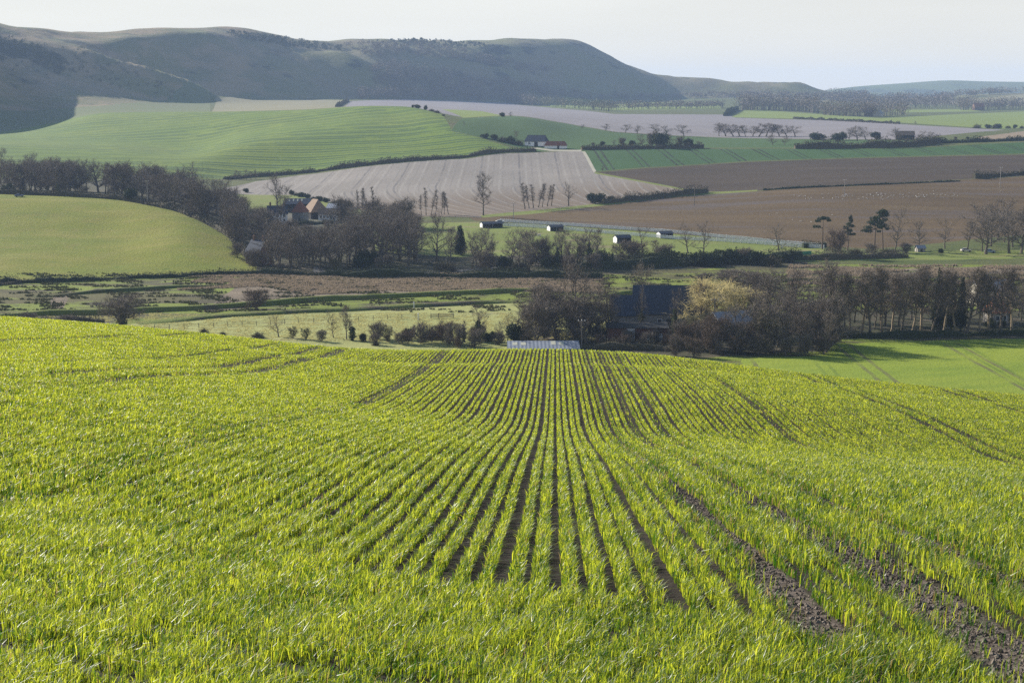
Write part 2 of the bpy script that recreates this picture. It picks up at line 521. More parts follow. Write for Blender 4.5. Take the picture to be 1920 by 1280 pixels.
R_ = math.radians
M = {}
SOIL_G = (.24, .215, .205)
M['valley'] = fmat('rough_grass_ground', (.080, .105, .026), (.11, .115, .04), 30, 1.2,
                   patch=[((.09, .085, .038), 24, .54, .60, .35, 1.0), ((.045, .06, .018), 7, .56, .66, .4, 1.0)], bump=.9)
M['marsh'] = fmat('marsh_ground', (.19, .23, .03), (.16, .20, .03), 22, .9,
                  patch=[((.10, .092, .035), 34, .52, .57, .33, 1.0), ((.075, .066, .036), 9, .53, .60, .35, 1.0),
                         ((.05, .055, .022), 3.2, .58, .66, .5, 1.0)], bump=1.0)
M['reed'] = fmat('dead_reed_ground', (.21, .165, .115), (.165, .13, .09), 9, .7,
                 patch=[((.06, .05, .036), 4, .55, .64, .4, 1.0), ((.13, .16, .035), 20, .62, .67, .3, 1.0)], bump=1.2)
M['pale_pasture'] = fmat('pale_pasture_ground', (.33, .335, .12), (.28, .29, .095), 20, .8,
                         patch=[((.27, .25, .125), 10, .55, .7, .5, 1.0), ((.12, .145, .035), 6, .63, .7, .5, 1)], bump=.8)
M['meadow'] = fmat('meadow_ground', (.155, .185, .012), (.195, .20, .018), 38, 1.0,
                   mid=((.225, .19, .045), .8), patch=[((.085, .14, .015), 3.5, .57, .72, .4, 1.0), ((.215, .205, .035), 16, .48, .70, .3, 1.0), ((.105, .15, .012), 26, .56, .74, .25, 1.0)], rows=[(R_(83), 47.0, .9, 2.6, (.105, .13, .02), .55)], bump=1.3)
M['hill_wheat'] = fmat('young_wheat_hill_ground', (.13, .195, .020), (.17, .215, .03), 130, 3, mid=((.10, .175, .02), .6),
                       rows=[(R_(94), 22.0, 3.4, 7.0, (.035, .075, .02), 1.4), (R_(94), 7.0, 2.4, 0, (.065, .12, .025), .9)], bump=.3)
M['chalk'] = fmat('chalky_drilled_ground', (.268, .238, .208), (.222, .196, .170), 60, 2.5,
                  rows=[(0.0, 24.0, 1.3, 4.0, (.12, .11, .105), .75, (.0022, 885.0)),
                        (0.0, 6.0, 1.0, 0, (.175, .155, .135), .55, (.0022, 885.0)),
                        (0.0, 8.0, 1.3, 0, (.30, .275, .24), .5, (.0022, 870.0))],
                  extra=lambda n, X, Y, c: n.mix(n.ramp(n.math('ADD', Y, n.math('MULTIPLY', X, -.55)), 905, 800), c, (.17, .13, .095)))
M['brown'] = fmat('brown_tilled_ground', (.118, .077, .035), (.087, .056, .025), 60, 2.0, streak=(R_(-7), .22, 1.6),
                  mid=((.16, .112, .055), .7), patch=[((.10, .076, .06), 18, .52, .62, .12, 1.0)], bump=.5)
M['plum'] = fmat('dark_ploughed_ground', (.066, .045, .028), (.048, .034, .022), 70, 2.0, streak=(R_(-4), .2, 1.5),
                 mid=((.10, .075, .05), .6), bump=.5)
M['dark_green'] = fmat('dark_green_wheat_ground', (.034, .088, .022), (.046, .10, .026), 70, 2.0,
                       rows=[(R_(2), 23.0, 1.5, 4.2, (.018, .026, .014), 1.0), (R_(2), 5.0, 1.0, 0, (.04, .085, .03), .4)], bump=.3)
M['mid_green'] = fmat('green_wheat_ground', (.046, .098, .026), (.06, .112, .03), 110, 2.5,
                      rows=[(R_(86), 24.0, 1.4, 0, (.045, .08, .03), .6)], bump=.3)
M['grey'] = fmat('grey_chalk_ground', (.245, .222, .222), (.208, .188, .19), 120, 4,
                 rows=[(R_(10), 26.0, 2.2, 0, (.28, .255, .25), .5), (R_(10), 9.0, 2.0, 0, (.18, .165, .165), .5)], bump=.3)
M['tan'] = fmat('dry_grass_ground', (.25, .225, .135), (.215, .20, .115), 80, 3, bump=.3)
M['yellow_green'] = fmat('bright_pasture_ground', (.19, .235, .05), (.17, .215, .05), 90, 3, bump=.3)
M['orange'] = fmat('pale_stubble_ground', (.26, .195, .13), (.23, .18, .12), 60, 3, bump=.3)
M['paddock'] = fmat('paddock_ground', (.185, .215, .05), (.155, .195, .04), 30, 1.0, patch=[((.20, .18, .08), 14, .55, .66, .3, 1)], bump=.6)
M['near_wheat'] = fmat('second_wheat_ground', (.23, .28, .03), (.185, .25, .026), 22, .7, streak=(R_(28), .35, 1.0),
                       mid=((.12, .19, .02), .8),
                       rows=[(R_(-4), 26.0, 1.0, 3.2, (.11, .10, .05), .75), (R_(-5), 37.0, .8, 2.4, (.09, .14, .02), .6)], bump=.9)
M['farmyard'] = fmat('farmyard_ground', (.13, .12, .10), (.09, .095, .06), 14, .8, bump=.6)
M['wood_floor'] = fmat('woodland_floor', (.065, .06, .034), (.05, .055, .025), 14, .8, patch=[((.09, .075, .05), 6, .5, .6, 1, 1)], bump=.9)
M['track'] = fmat('chalk_track', (.42, .39, .31), (.36, .33, .25), 12, 1.0, bump=.4)
M['lane'] = fmat('tarmac_lane', (.14, .135, .13), (.11, .11, .11), 12, 1.0, bump=.2)
M['bank'] = fmat('river_bank_ground', (.12, .155, .025), (.165, .185, .045), 9, .8, patch=[((.10, .085, .05), 6, .50, .62, .4, 1), ((.19, .20, .06), 4, .6, .7, .4, 1)], bump=1.6)
M['verge'] = fmat('grass_verge_ground', (.15, .19, .035), (.19, .20, .06), 12, 1.0, bump=.6)


def downs_mat():
    n = N('downland_turf')
    p = n.pos(); s = n.xyz(p); X, Y, Z = s
    f = n.ramp(n.noise(p, 1 / 130.0, 5), .35, .65)
    col = n.mix(f, (.155, .155, .065), (.185, .155, .095))
    col = n.mix(n.math('MULTIPLY', n.ramp(n.noise(p, 1 / 16.0, 6, .7), .4, .7), .5), col, (.105, .12, .05))
    # patches of gorse and thorn scrub, denser on the left spur and along the brow
    q = n.vec(X, Y, n.math('MULTIPLY', Z, 2.2))
    sc = n.noise(q, 1 / 85.0, 7, .68)
    left = n.ramp(X, -560.0, -760.0)
    band = n.math('MULTIPLY', n.ramp(Z, 30.0, 55.0), n.ramp(Z, 100.0, 78.0))
    k = n.math('ADD', n.math('MULTIPLY', n.math('MULTIPLY', left, band), .15), n.math('MULTIPLY', n.ramp(Z, 70, 100), .02))
    k2 = n.math('MULTIPLY', n.ramp(X, 160.0, 60.0), .02)
    sc = n.math('ADD', sc, n.math('ADD', k, k2))
    col = n.mix(n.ramp(sc, .60, .64), col, (.035, .042, .03))
    tan_ = n.math('MULTIPLY', n.ramp(n.noise(q, 1 / 60.0, 5), .42, .62), n.ramp(X, -250.0, -420.0))
    col = n.mix(n.math('MULTIPLY', tan_, .7), col, (.31, .22, .13))
    return n.end(n.bsdf(col, .95, .1, n.bump(n.noise(p, 1 / 12.0, 5, .7), .5, 3.0)))


M['downs'] = downs_mat()
M['far'] = fmat('far_downland', (.10, .13, .05), (.12, .135, .07), 420, 30, patch=[((.05, .065, .045), 380, .52, .60, 1.0, .5)], bump=.3)
M['hill_foot'] = fmat('scarp_foot_ground', (.12, .15, .055), (.14, .15, .07), 90, 4, bump=.3)


# ------------------------------------------------------------------ the patchwork: polygons, later ones lie on top
def arc(i, x0, x1, step=40, dd=0.0):
    """points along feature line i"""
    a, d, z = line(LINES[i])
    out = []
    n = max(2, int(abs(x1 - x0) / step))
    for px in np.linspace(x0, x1, n):
        A, _ = ray(px, 300)
        out.append(('D', px, float(pchip(a, d, np.clip(A, a[0], a[-1]))) + dd))
    return out


FIELDS = [
    ('marsh', 'marsh', [('D', -900, 330), ('D', 2800, 330), ('D', 2800, 548), ('D', 1500, 548), ('D', 1000, 525), ('D', 480, 518), ('D', 0, 497), ('D', -900, 497)]),
    ('reed_bed', 'reed', [(380, 585), (440, 540), (500, 527), (900, 530), (1100, 528), (1120, 536), (1000, 540), (900, 545), (700, 556), (520, 572), (420, 582)]),
    ('reed_bed', 'reed', [(95, 562), (115, 546), (135, 546), (118, 578), (95, 580)]),
    ('reed_bed', 'reed', [(1100, 575), (1200, 548), (1420, 538), (1440, 546), (1300, 570), (1150, 582)]),
    ('reed_bed', 'reed', [(1500, 512), (1640, 505), (1920, 498), (2100, 498), (2100, 512), (1920, 513), (1650, 516)]),
    ('pale_pasture', 'pale_pasture', [(100, 630), (255, 606), (420, 592), (620, 582), (900, 570), (1180, 556), ('D', 1180, 345), ('D', 500, 335), ('D', 100, 335)]),
    ('woodland_floor', 'wood_floor', [('D', 470, 515), ('D', 1000, 522), ('D', 1520, 548), ('D', 1520, 590), ('D', 1080, 600), ('D', 860, 640), ('D', 640, 690), ('D', 430, 690), ('D', 440, 600)]),
    ('woodland_floor', 'wood_floor', [('D', -900, 702), ('D', 0, 702), ('D', 200, 692), ('D', 330, 662), ('D', 430, 606), ('D', 470, 700), ('D', 430, 800), ('D', 200, 900), ('D', -900, 900)]),
    ('woodland_floor', 'wood_floor', [('D', 1000, 330), ('D', 1200, 335), ('D', 1560, 352), ('D', 1590, 372), ('D', 2600, 372), ('D', 2600, 425), ('D', 1500, 432), ('D', 1380, 392), ('D', 1000, 388)]),
    ('second_wheat_field', 'near_wheat', [('D', 1400, 338), ('D', 1562, 344), ('D', 1590, 364), ('D', 1920, 372), ('D', 2700, 378), ('D', 2700, 235), ('D', 1350, 235)]),
    ('meadow', 'meadow', [('D', -900, 496), (0, 526), (200, 521), (480, 513), (482, 498), (458, 480), (440, 460), (428, 446), ('D', 426, 608), ('D', 330, 667), ('D', 200, 697), ('D', 0, 707), ('D', -900, 707)]),
    ('small_pasture', 'verge', [(430, 366), (520, 360), (650, 386), (640, 396), (560, 388), (430, 388)]),
    ('farmyard', 'farmyard', [(470, 420), (540, 396), (650, 398), (690, 408), (620, 420), (540, 430)]),
    ('paddock', 'paddock', [(700, 420), (890, 416), (1000, 421), (1200, 434), (1545, 462), (1545, 476), (1500, 482), (1300, 482), (1080, 476), (860, 482), (700, 470)]),
    ('garden_lawn', 'paddock', [(1480, 490), (1560, 478), (1700, 472), (1920, 470), (2200, 472), (2200, 482), (1920, 484), (1640, 488)]),
    ('brown_field', 'brown', [(880, 408), (990, 400), (1100, 388), (1240, 370), (1330, 364), (1600, 349), (1920, 331), (2700, 310), (2700, 440), (1920, 440), (1640, 466), (1545, 462), (1300, 441), (1100, 424), (1000, 418), (890, 414)]),
    ('ploughed_field', 'plum', [(1118, 323), (1250, 314), (1400, 304), (1600, 297), (1920, 290), (2700, 285), (2700, 308), (1920, 330), (1600, 348), (1345, 362), (1300, 357)]),
    ('chalk_field', 'chalk', [(420, 352), (480, 340), (560, 329), (700, 311), (850, 299), (1010, 286), (1090, 283), (1117, 323), (1300, 358), (1240, 368), (1100, 386), (1000, 398), (900, 408), (760, 405), (660, 390), (560, 366), (430, 362)]),
    ('dark_green_field', 'dark_green', [(1090, 283), (1118, 321), (1250, 312), (1400, 302), (1600, 295), (1920, 288), (2700, 283), (2700, 262), (1920, 267), (1700, 279), (1440, 279), (1310, 279), (1100, 281)]),
    ('green_field', 'mid_green', [(846, 246), (868, 222), (960, 218), (1060, 232), (1150, 248), (1310, 257), (1460, 261), (1700, 263), (1880, 262), (1700, 277), (1440, 277), (1310, 277), (1090, 281), (1010, 284), (905, 259)]),
    ('grey_field', 'grey', arc(12, 640, 860, 30, 60) + [(868, 220), (960, 217), (1060, 231), (1150, 247), (1310, 256), (1460, 260), (1700, 262), (1885, 244), (1560, 226), (1380, 221), (1362, 215), (1150, 214), (1100, 208), (950, 193), (850, 189), (700, 188), (655, 190)]),
    ('dry_grass_field', 'tan', [('D', 395, 1560), ('D', 520, 1490), ('D', 642, 1440), (655, 190), (640, 188), (520, 186), (405, 182)]),
    ('bright_pasture', 'yellow_green', [(828, 205), (905, 209), (945, 217), (868, 221)]),
    ('bright_pasture', 'yellow_green', [(1010, 200), (1060, 182), (1130, 188), (1250, 192), (1350, 195), (1352, 204), (1150, 207)]),
    ('bright_pasture', 'yellow_green', [(1372, 220), (1398, 206), (1450, 208), (1560, 216), (1650, 222), (1800, 214), (1920, 209), (2300, 206), (2300, 238), (1920, 240), (1880, 242), (1640, 227), (1560, 224)]),
    ('bright_pasture', 'yellow_green', [(1590, 203), (1700, 206), (1820, 205), (1840, 209), (1700, 211), (1600, 207)]),
    ('stubble_field', 'orange', [(1830, 258), (1890, 250), (1920, 246), (2300, 240), (2300, 256), (1920, 262), (1850, 264)]),
    ('tan_field', 'tan', [(1770, 194), (1830, 186), (1920, 178), (2300, 176), (2300, 186), (1920, 190), (1800, 197)]),
    ('wheat_hill', 'hill_wheat', [('D', -900, 925), ('D', 0, 927), ('D', 200, 938), ('D', 330, 950), (432, 335), (560, 326), (700, 309), (850, 297), (1010, 284), (960, 277), (905, 260), (848, 247), (838, 228), (825, 213)] + arc(12, 818, 0, 30, 25) + [('D', -900, 1505)]),
    ('farm_track', 'track', [(1091, 284), (1097, 284), (1118, 321), (1113, 323)]),
    ('farm_track', 'verge', [(1117, 323), (1300, 357.5), (1299, 360), (1113, 325)]),
    ('farm_track', 'track', [(1000, 276), (1040, 281), (1090, 281), (1090, 284), (1035, 283.5), (995, 278)]),
    ('lane', 'lane', [(588, 500), (596, 499), (615, 512), (700, 513), (860, 506), (940, 500), (940, 503), (860, 509), (700, 517), (590, 518), (585, 514)]),
    ('field_verge', 'verge', [(900, 404), (960, 398), (1100, 384), (1240, 367), (1325, 360), (1420, 356), (1420, 358.5), (1330, 364.5), (1240, 371), (1100, 389), (990, 402), (905, 408)]),
]


def build_ground():
    DA, DL, S = .0034, .0105, .33
    pts = []; 
    def prm(p):
        if p[0] == 'D':
            a, _ = ray(p[1], 300); return a, math.log(p[2])
        q = P(p[0], p[1], 200); return q[0] / q[1], math.log(q[1])
    polys = []
    for nm, mk, pl in FIELDS:
        polys.append([prm(p) for p in pl])
    edges = []
    cpts = []
    for pl in polys:
        ring = []
        for (a0, l0), (a1, l1) in zip(pl, pl[1:] + pl[:1]):
            k = max(1, int(math.hypot((a1 - a0), (l1 - l0) * S) / .004))
            for i in range(k):
                ring.append((a0 + (a1 - a0) * i / k, l0 + (l1 - l0) * i / k))
        b = len(cpts)
        cpts += ring
        edges += [(b + i, b + (i + 1) % len(ring)) for i in range(len(ring))]
    A = np.arange(-.62, .6201, DA); L = np.arange(math.log(138.0), math.log(9300.0), DL)
    ga, gl = np.meshgrid(A, L, indexing='ij')
    gl = gl + (np.arange(len(A)) % 2)[:, None] * DL * .5
    gp = np.stack([ga.ravel(), np.minimum(gl, math.log(9300.0)).ravel()], 1)
    cp = np.array(cpts)
    # drop grid points that crowd a field edge
    cell = {}
    for q in cp:
        cell[(int(q[0] / .0017), int(q[1] * S / .0017))] = 1
    keep = np.ones(len(gp), bool)
    ki = np.stack([(gp[:, 0] / .0017).astype(int), (gp[:, 1] * S / .0017).astype(int)], 1)
    for i, (u, v) in enumerate(ki):
        if (u, v) in cell: keep[i] = False
    gp = gp[keep]
    allp = [Vector((float(a), float(l) * S)) for a, l in cpts] + [Vector((float(a), float(l) * S)) for a, l in gp]
    vs, _, fs, _, _, _ = delaunay_2d_cdt(allp, edges, [], 0, 1e-8, False)
    V = np.array([(v[0], v[1] / S) for v in vs])
    T = np.array([f for f in fs if len(f) == 3], np.int32)
    C = V[T].mean(1)
    lab = np.full(len(T), -1)
    for k, pl in enumerate(polys):
        q = np.array(pl)
        ins = np.zeros(len(C), bool)
        x0, y0 = q[:, 0], q[:, 1]; x1, y1 = np.roll(x0, -1), np.roll(y0, -1)
        for i in range(len(q)):
            c = ((y0[i] > C[:, 1]) != (y1[i] > C[:, 1]))
            if y1[i] != y0[i]:
                ins ^= c & (C[:, 0] < (x1[i] - x0[i]) * (C[:, 1] - y0[i]) / (y1[i] - y0[i]) + x0[i])
        lab[ins] = k
    # downs and far hills: beyond their feature lines
    aD, dD, _ = line(LINES[14])
    foot = pchip(aD, dD, np.clip(C[:, 0], aD[0], aD[-1]))
    dist = np.exp(C[:, 1])
    aF, dF, _ = line(LINES[12])
    hf = pchip(aF, dF, np.clip(C[:, 0], aF[0], aF[-1]))
    pxc = 960 + C[:, 0] * F * 1.0
    lab[(lab < 0) & (dist > hf + 25) & (dist < foot) & (C[:, 0] < -.195)] = 101
    lab[(lab < 0) & (dist > foot)] = 100
    lab[dist > 4700] = 102
    d = np.exp(V[:, 1]); X = V[:, 0] * d
    XYZ = np.stack([X, d, H(X, d)], 1)
    # orient upward
    e1 = XYZ[T[:, 1]] - XYZ[T[:, 0]]; e2 = XYZ[T[:, 2]] - XYZ[T[:, 0]]
    nz = e1[:, 0] * e2[:, 1] - e1[:, 1] * e2[:, 0]
    T[nz < 0] = T[nz < 0][:, ::-1]
    groups = {}
    for k in np.unique(lab):
        nm, mk = {-1: ('valley_ground', 'valley'), 100: ('downs', 'downs'), 101: ('downs_foot', 'hill_foot'), 102: ('far_hills', 'far')}.get(int(k)) or FIELDS[k][:2]
        t = T[lab == k]
        u, inv = np.unique(t, return_inverse=True)
        me = np_mesh(nm, XYZ[u], inv.reshape(t.shape), [M[mk]], smooth_=True)
        o = link(bpy.data.objects.new(nm, me))
        tag(o, kind='structure')


build_ground()
# ------------------------------------------------------------------ the crop hill: bare soil and rows of young cereal
def wheelings(n, X, Y, c):
    u = n.math('SUBTRACT', X, n.math('MULTIPLY', Y, .0286))
    m = None
    for c0, w in ((2.26, .16), (3.42, .34), (4.48, .14)):
        k = n.ramp(n.math('ABSOLUTE', n.math('SUBTRACT', u, c0)), w + .06, w)
        m = k if m is None else n.math('MAXIMUM', m, k)
    m = n.math('MULTIPLY', m, n.ramp(Y, 34.0, 18.0))
    return n.mix(m, c, n.mix(n.ramp(n.noise(n.pos(), 9.0, 5, .7), .35, .65), (.06, .047, .037), (.15, .122, .10)))


M['soil'] = fmat('crop_soil_ground', (.036, .028, .021), (.027, .021, .016), 4, .09, extra=wheelings, bump=1.0)  # base soil darkened to stand for shade between the crop rows


def crop_mat():
    n = N('cereal_leaf')
    at = n.n('ShaderNodeAttribute', attribute_name='tone').outputs['Fac']
    p = n.pos()
    base = n.mix(at, (.030, .082, .010), (.165, .235, .028))
    big = n.ramp(n.noise(p, .11, 3), .35, .7)
    base = n.mix(n.math('MULTIPLY', big, .35), base, (.15, .205, .02))
    dry = n.math('GREATER_THAN', at, 1.5)
    base = n.mix(dry, base, (.34, .26, .10))
    pr = n.n('ShaderNodeBsdfPrincipled')
    n.put(pr.inputs['Base Color'], base); pr.inputs['Roughness'].default_value = .47
    pr.inputs['Specular IOR Level'].default_value = .75
    tr = n.n('ShaderNodeBsdfTranslucent')
    n.put(tr.inputs['Color'], n.mix(dry, n.mix(at, (.048, .145, .006), (.76, .80, .05)), (.42, .30, .10)))
    mx = n.n('ShaderNodeMixShader'); mx.inputs[0].default_value = .45
    n.t.links.new(pr.outputs[0], mx.inputs[1]); n.t.links.new(tr.outputs[0], mx.inputs[2])
    return n.end(mx.outputs[0])


M['leaf_crop'] = crop_mat()
ROWW = .285
TRAM = [(2.26, .165), (3.30, .18), (4.48, .12), (9.85, .15), (18.2, .2), (19.4, .2), (-8.35, .24), (-15.9, .34), (-17.7, .3), (-20.6, .15), (28.5, .2), (29.9, .2), (-27, .2)]


def build_field():
    xs = np.arange(-95, 95.1, 1.0); ys = np.arange(-30, 142.1, 1.0)
    gx, gy = np.meshgrid(xs, ys, indexing='ij')
    V = np.stack([gx.ravel(), gy.ravel(), H(gx, gy).ravel()], 1)
    n = len(ys)
    i, j = np.meshgrid(np.arange(len(xs)-1), np.arange(n-1), indexing='ij')
    q = (i * n + j).ravel()
    Fq = np.stack([q, q + n, q + n + 1, q + 1], 1)
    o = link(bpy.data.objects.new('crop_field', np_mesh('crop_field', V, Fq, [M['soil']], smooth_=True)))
    tag(o, kind='structure')


def keep_mask(x, y, rng):
    """True where drilled rows put a plant"""
    u = x - .0286 * y
    head = (y + x) < 14.6 + .35 * np.sin(x * 1.7) + rng.normal(0, .12, len(x))
    k = np.floor(u / ROWW + .5)                       # nearest furrow
    rr = np.random.default_rng(5)
    fw = np.concatenate([rr.uniform(.055, .095, 4000)])
    half = fw[(k.astype(int) + 2000) % 4000] * (1 + .10 * np.sin(y * .9 + k * 2.1))
    half = np.where((k.astype(int) % 2) == 0, half * 1.14, half * .8)
    half = half * (1 + .08 * smooth(38, 66, y))
    fur = np.abs(u - k * ROWW) < half
    for c, w in TRAM:
        ww = w * (1 + .3 * np.sin(y * .45 + c) + .15 * np.sin(y * 1.9 + 2 * c))
        t = (np.abs(u - c) < ww) & (y > (0 if 0 < c < 5 else 58 if c == 9.85 else 64 if c == -8.35 else 52 if c < 0 else 56)) & ((y < 92) | (c != 9.85))
        if c == 2.26: ww = ww * (1 - .45 * smooth(24, 32, y))
        thin = rng.random(len(x)) < (.10 if abs(c) > 3 else .04 + .5 * smooth(24, 34, y))
        fur |= t & ~thin
    # the second wheel mark is wide and half grown over
    fur |= (np.abs(u - 3.66) < .2) & (rng.random(len(x)) < np.clip((21 - y) / 6, 0, .86))
    head &= ~((u > 2.95) & (u < 3.95))
    v = (x + y)
    kv = np.floor(v / .40 + .5)
    hf = np.abs(v - kv * .40) < .028
    hf |= (np.abs(v - 9.55 - .25 * np.sin(x * .8)) < .15) & (x < -.3) & (rng.random(len(x)) < .96) & (wob(x, y, .9, 22) > -.15)
    hf |= (np.abs(v - 7.45) < .17) & (x < 0) & (wob(x, y, .8, 23) > -.1)
    bare = (wob(x, y, 1.1, 21) > 1.16 - .42 * smooth(14, 9.5, y) * smooth(1.5, -2, x)) & (y < 26)
    return np.where(head, ~hf, ~fur) & ~bare


def build_crop():
    rng = np.random.default_rng(11)
    bands = [(5.8, 14, 3400, .0068, .92, 3), (14, 22, 2300, .009, .94, 3), (22, 34, 1350, .0125, .90, 3),
             (34, 50, 900, .0165, .86, 2), (50, 72, 600, .022, .80, 2), (72, 96, 430, .027, .76, 2), (96, 126, 330, .031, .74, 2)]
    Vs = []; Fs = []; Ts = []; nb = 0
    for d0, d1, dens, wd, hs, seg in bands:
        mg = 7.0 if d1 < 40 else 3.0
        xm = .41 * d1 + mg
        n = int(2 * xm * (d1 - d0) * dens)
        x = rng.uniform(-xm, xm, n); y = rng.uniform(d0, d1, n)
        m = np.abs(x) < .41 * y + mg
        x, y = x[m], y[m]
        m = keep_mask(x, y, rng)
        tuft = .62 + .55 * wob(x, y, .26, 51) + .35 * wob(x, y, .9, 52)     # plants stand in tufts with dark pockets between
        m &= rng.random(len(x)) < np.clip(tuft, .10, 1) + smooth(16, 42, y)
        x, y = x[m], y[m]; n = len(x)
        z = H(x, y) - .01
        u = x - .0286 * y
        clump = .5 + .5 * wob(x, y, 2.2, 31) * .6 + .25 * wob(x, y, .5, 32)
        clump = np.clip(clump, 0, 1)
        h = rng.normal(.205, .042, n) * (.72 + .5 * clump) * hs
        du = np.abs((u / ROWW) % 1.0 - .5) * 2            # 0 in the row, 1 in the furrow
        h *= np.where((y + x) < 14.6, 1.0, 1.08 - .45 * du ** 2)
        h = np.clip(h, .07, .34)
        edge = np.zeros(n)
        for c, w in TRAM:
            edge = np.maximum(edge, np.exp(-((np.abs(u - c) - w) / .12) ** 2))
        h *= 1 - .15 * edge * rng.random(n)
        yaw = rng.uniform(0, 2 * math.pi, n)
        sx, sy = np.cos(yaw), np.sin(yaw)
        la = rng.uniform(0, 2 * math.pi, n); lm = np.abs(rng.normal(0, .24 if d0 < 30 else .16, n)) + .04
        # a light breeze from the left pushes the tips the same way
        lx = np.cos(la) * lm + .10; ly = np.sin(la) * lm - .03
        w = wd * rng.uniform(.55, 1.45, n)
        tone = np.clip(rng.random(n) ** 1.25 + .40 * (clump - .5) + .12 * smooth(25, 70, y) - .3 * edge, 0, 1)
        b = np.stack([x, y, z], 1)
        S = np.stack([sx * w / 2, sy * w / 2, np.zeros(n)], 1)
        droop = rng.random(n)
        def at(t, bend):
            return b + np.stack([lx * h * (t * .55 + bend), ly * h * (t * .55 + bend), h * (t - (.16 + .5 * lm) * bend * (.4 + 1.2 * droop))], 1)
        if seg == 3:
            m1 = at(.60, .08); tp = at(1.0, .95)
            V = np.stack([b - S * .8, b + S * .8, m1 - S, m1 + S, tp], 1).reshape(-1, 3)
            o = np.arange(n)[:, None] * 5
            Fi = np.concatenate([o + np.array([[0, 1, 3]]), o + np.array([[0, 3, 2]]), o + np.array([[2, 3, 4]])])
            k = 5
        elif seg == 2:
            m1 = at(.65, .12); tp = at(1.0, 1.1)
            V = np.stack([b, m1 - S, m1 + S, tp], 1).reshape(-1, 3)
            o = np.arange(n)[:, None] * 4
            Fi = np.concatenate([o + np.array([[0, 2, 1]]), o + np.array([[1, 2, 3]])])
            k = 4
        else:
            tp = at(1.0, .45)
            V = np.stack([b - S, b + S, tp], 1).reshape(-1, 3)
            Fi = np.arange(n)[:, None] * 3 + np.array([[0, 1, 2]])
            k = 3
        Vs.append(V); Fs.append(Fi + nb); Ts.append(np.repeat(np.where(rng.random(n) < .025 + .10 * edge, 2.0, tone), k)); nb += len(V)
    V = np.concatenate(Vs); Fc = np.concatenate(Fs)
    print('crop tris', len(Fc))
    me = np_mesh('cereal_crop', V, Fc, [M['leaf_crop']], {'tone': np.concatenate(Ts)})
    o = link(bpy.data.objects.new('cereal_crop', me))
    tag(o, 'bright green young cereal growing in drilled rows over the hill', 'cereal crop', None, 'stuff')


def clods():
    rng = np.random.default_rng(17)
    n = 17000
    y = rng.uniform(8.5, 30, n); u = rng.choice([2.26, 3.3, 3.62, 4.48], n, p=[.26, .3, .28, .16]) + rng.normal(0, .13, n)
    x = u + .0286 * y
    s = np.abs(rng.normal(0, .011, n)) + .006
    z = H(x, y) + s * .2
    r = rng.uniform(.6, 1.3, (n, 6, 1)) * s[:, None, None]
    base = np.array([(1, 0, 0), (-1, 0, 0), (0, 1, 0), (0, -1, 0), (0, 0, .75), (0, 0, -.6)], float)
    a = rng.uniform(0, 6.28, n); c, t = np.cos(a)[:, None], np.sin(a)[:, None]
    B = np.stack([base[:, 0] * c - base[:, 1] * t, base[:, 0] * t + base[:, 1] * c, np.broadcast_to(base[:, 2], (n, 6))], 2)
    V = (B * r + np.stack([x, y, z], 1)[:, None]).reshape(-1, 3)
    f = np.array([(0, 2, 4), (2, 1, 4), (1, 3, 4), (3, 0, 4), (2, 0, 5), (1, 2, 5), (3, 1, 5), (0, 3, 5)])
    Fc = (np.arange(n)[:, None, None] * 6 + f[None]).reshape(-1, 3)
    q = N('soil_crumbs'); m = q.end(q.bsdf(q.mix(q.ramp(q.noise(q.pos(), 14.0, 3), .4, .65), (.075, .06, .047), (.20, .17, .14)), .95, .1))
    o = link(bpy.data.objects.new('soil_clods', np_mesh('soil_clods', V, Fc, [m]))); tag(o, 'crumbly soil clods and flints lying in the bare wheel tracks', None, None, 'stuff')


build_field()
build_crop()
clods()
# ------------------------------------------------------------------ plants: a few grown models of each kind, copied as things
def twig_mat(name, c1, c2, tr=.0):
    n = N(name)
    oi = n.n('ShaderNodeObjectInfo').outputs['Random']
    f = n.noise(n.pos(), .6, 2)
    col = n.mix(n.math('ADD', n.math('MULTIPLY', f, .6), n.math('MULTIPLY', oi, .5)), c1, c2)
    s = n.bsdf(col, .85, .15)
    if tr > 0:
        t = n.n('ShaderNodeBsdfTranslucent'); n.put(t.inputs['Color'], col)
        m = n.n('ShaderNodeMixShader'); m.inputs[0].default_value = tr
        n.t.links.new(s, m.inputs[1]); n.t.links.new(t.outputs[0], m.inputs[2]); s = m.outputs[0]
    return n.end(s)


M['bark'] = twig_mat('bark', (.10, .082, .062), (.17, .14, .10))
M['bark_pale'] = twig_mat('pale_bark', (.24, .19, .12), (.32, .25, .16))
M['bark_pine'] = twig_mat('pine_bark', (.12, .085, .06), (.17, .12, .085))
M['twig'] = twig_mat('winter_twigs', (.15, .122, .096), (.22, .18, .14))
M['twig_red'] = twig_mat('reddish_winter_twigs', (.15, .105, .075), (.19, .14, .10))
M['twig_olive'] = twig_mat('budding_twigs', (.15, .14, .07), (.20, .18, .10))
M['willow'] = twig_mat('golden_willow_shoots', (.54, .45, .20), (.62, .53, .26), .35)
M['ivy'] = twig_mat('ivy_leaves', (.045, .065, .02), (.085, .105, .035), .15)
M['ever'] = twig_mat('dark_evergreen_leaves', (.024, .036, .016), (.045, .058, .026), .1)
M['pine'] = twig_mat('pine_needles', (.026, .045, .022), (.045, .068, .032), .1)
M['hedge'] = twig_mat('hedge_twigs', (.068, .062, .034), (.105, .088, .055))


def rv(rng, n):
    v = rng.normal(size=(n, 3)); return v / np.linalg.norm(v, axis=1, keepdims=True)


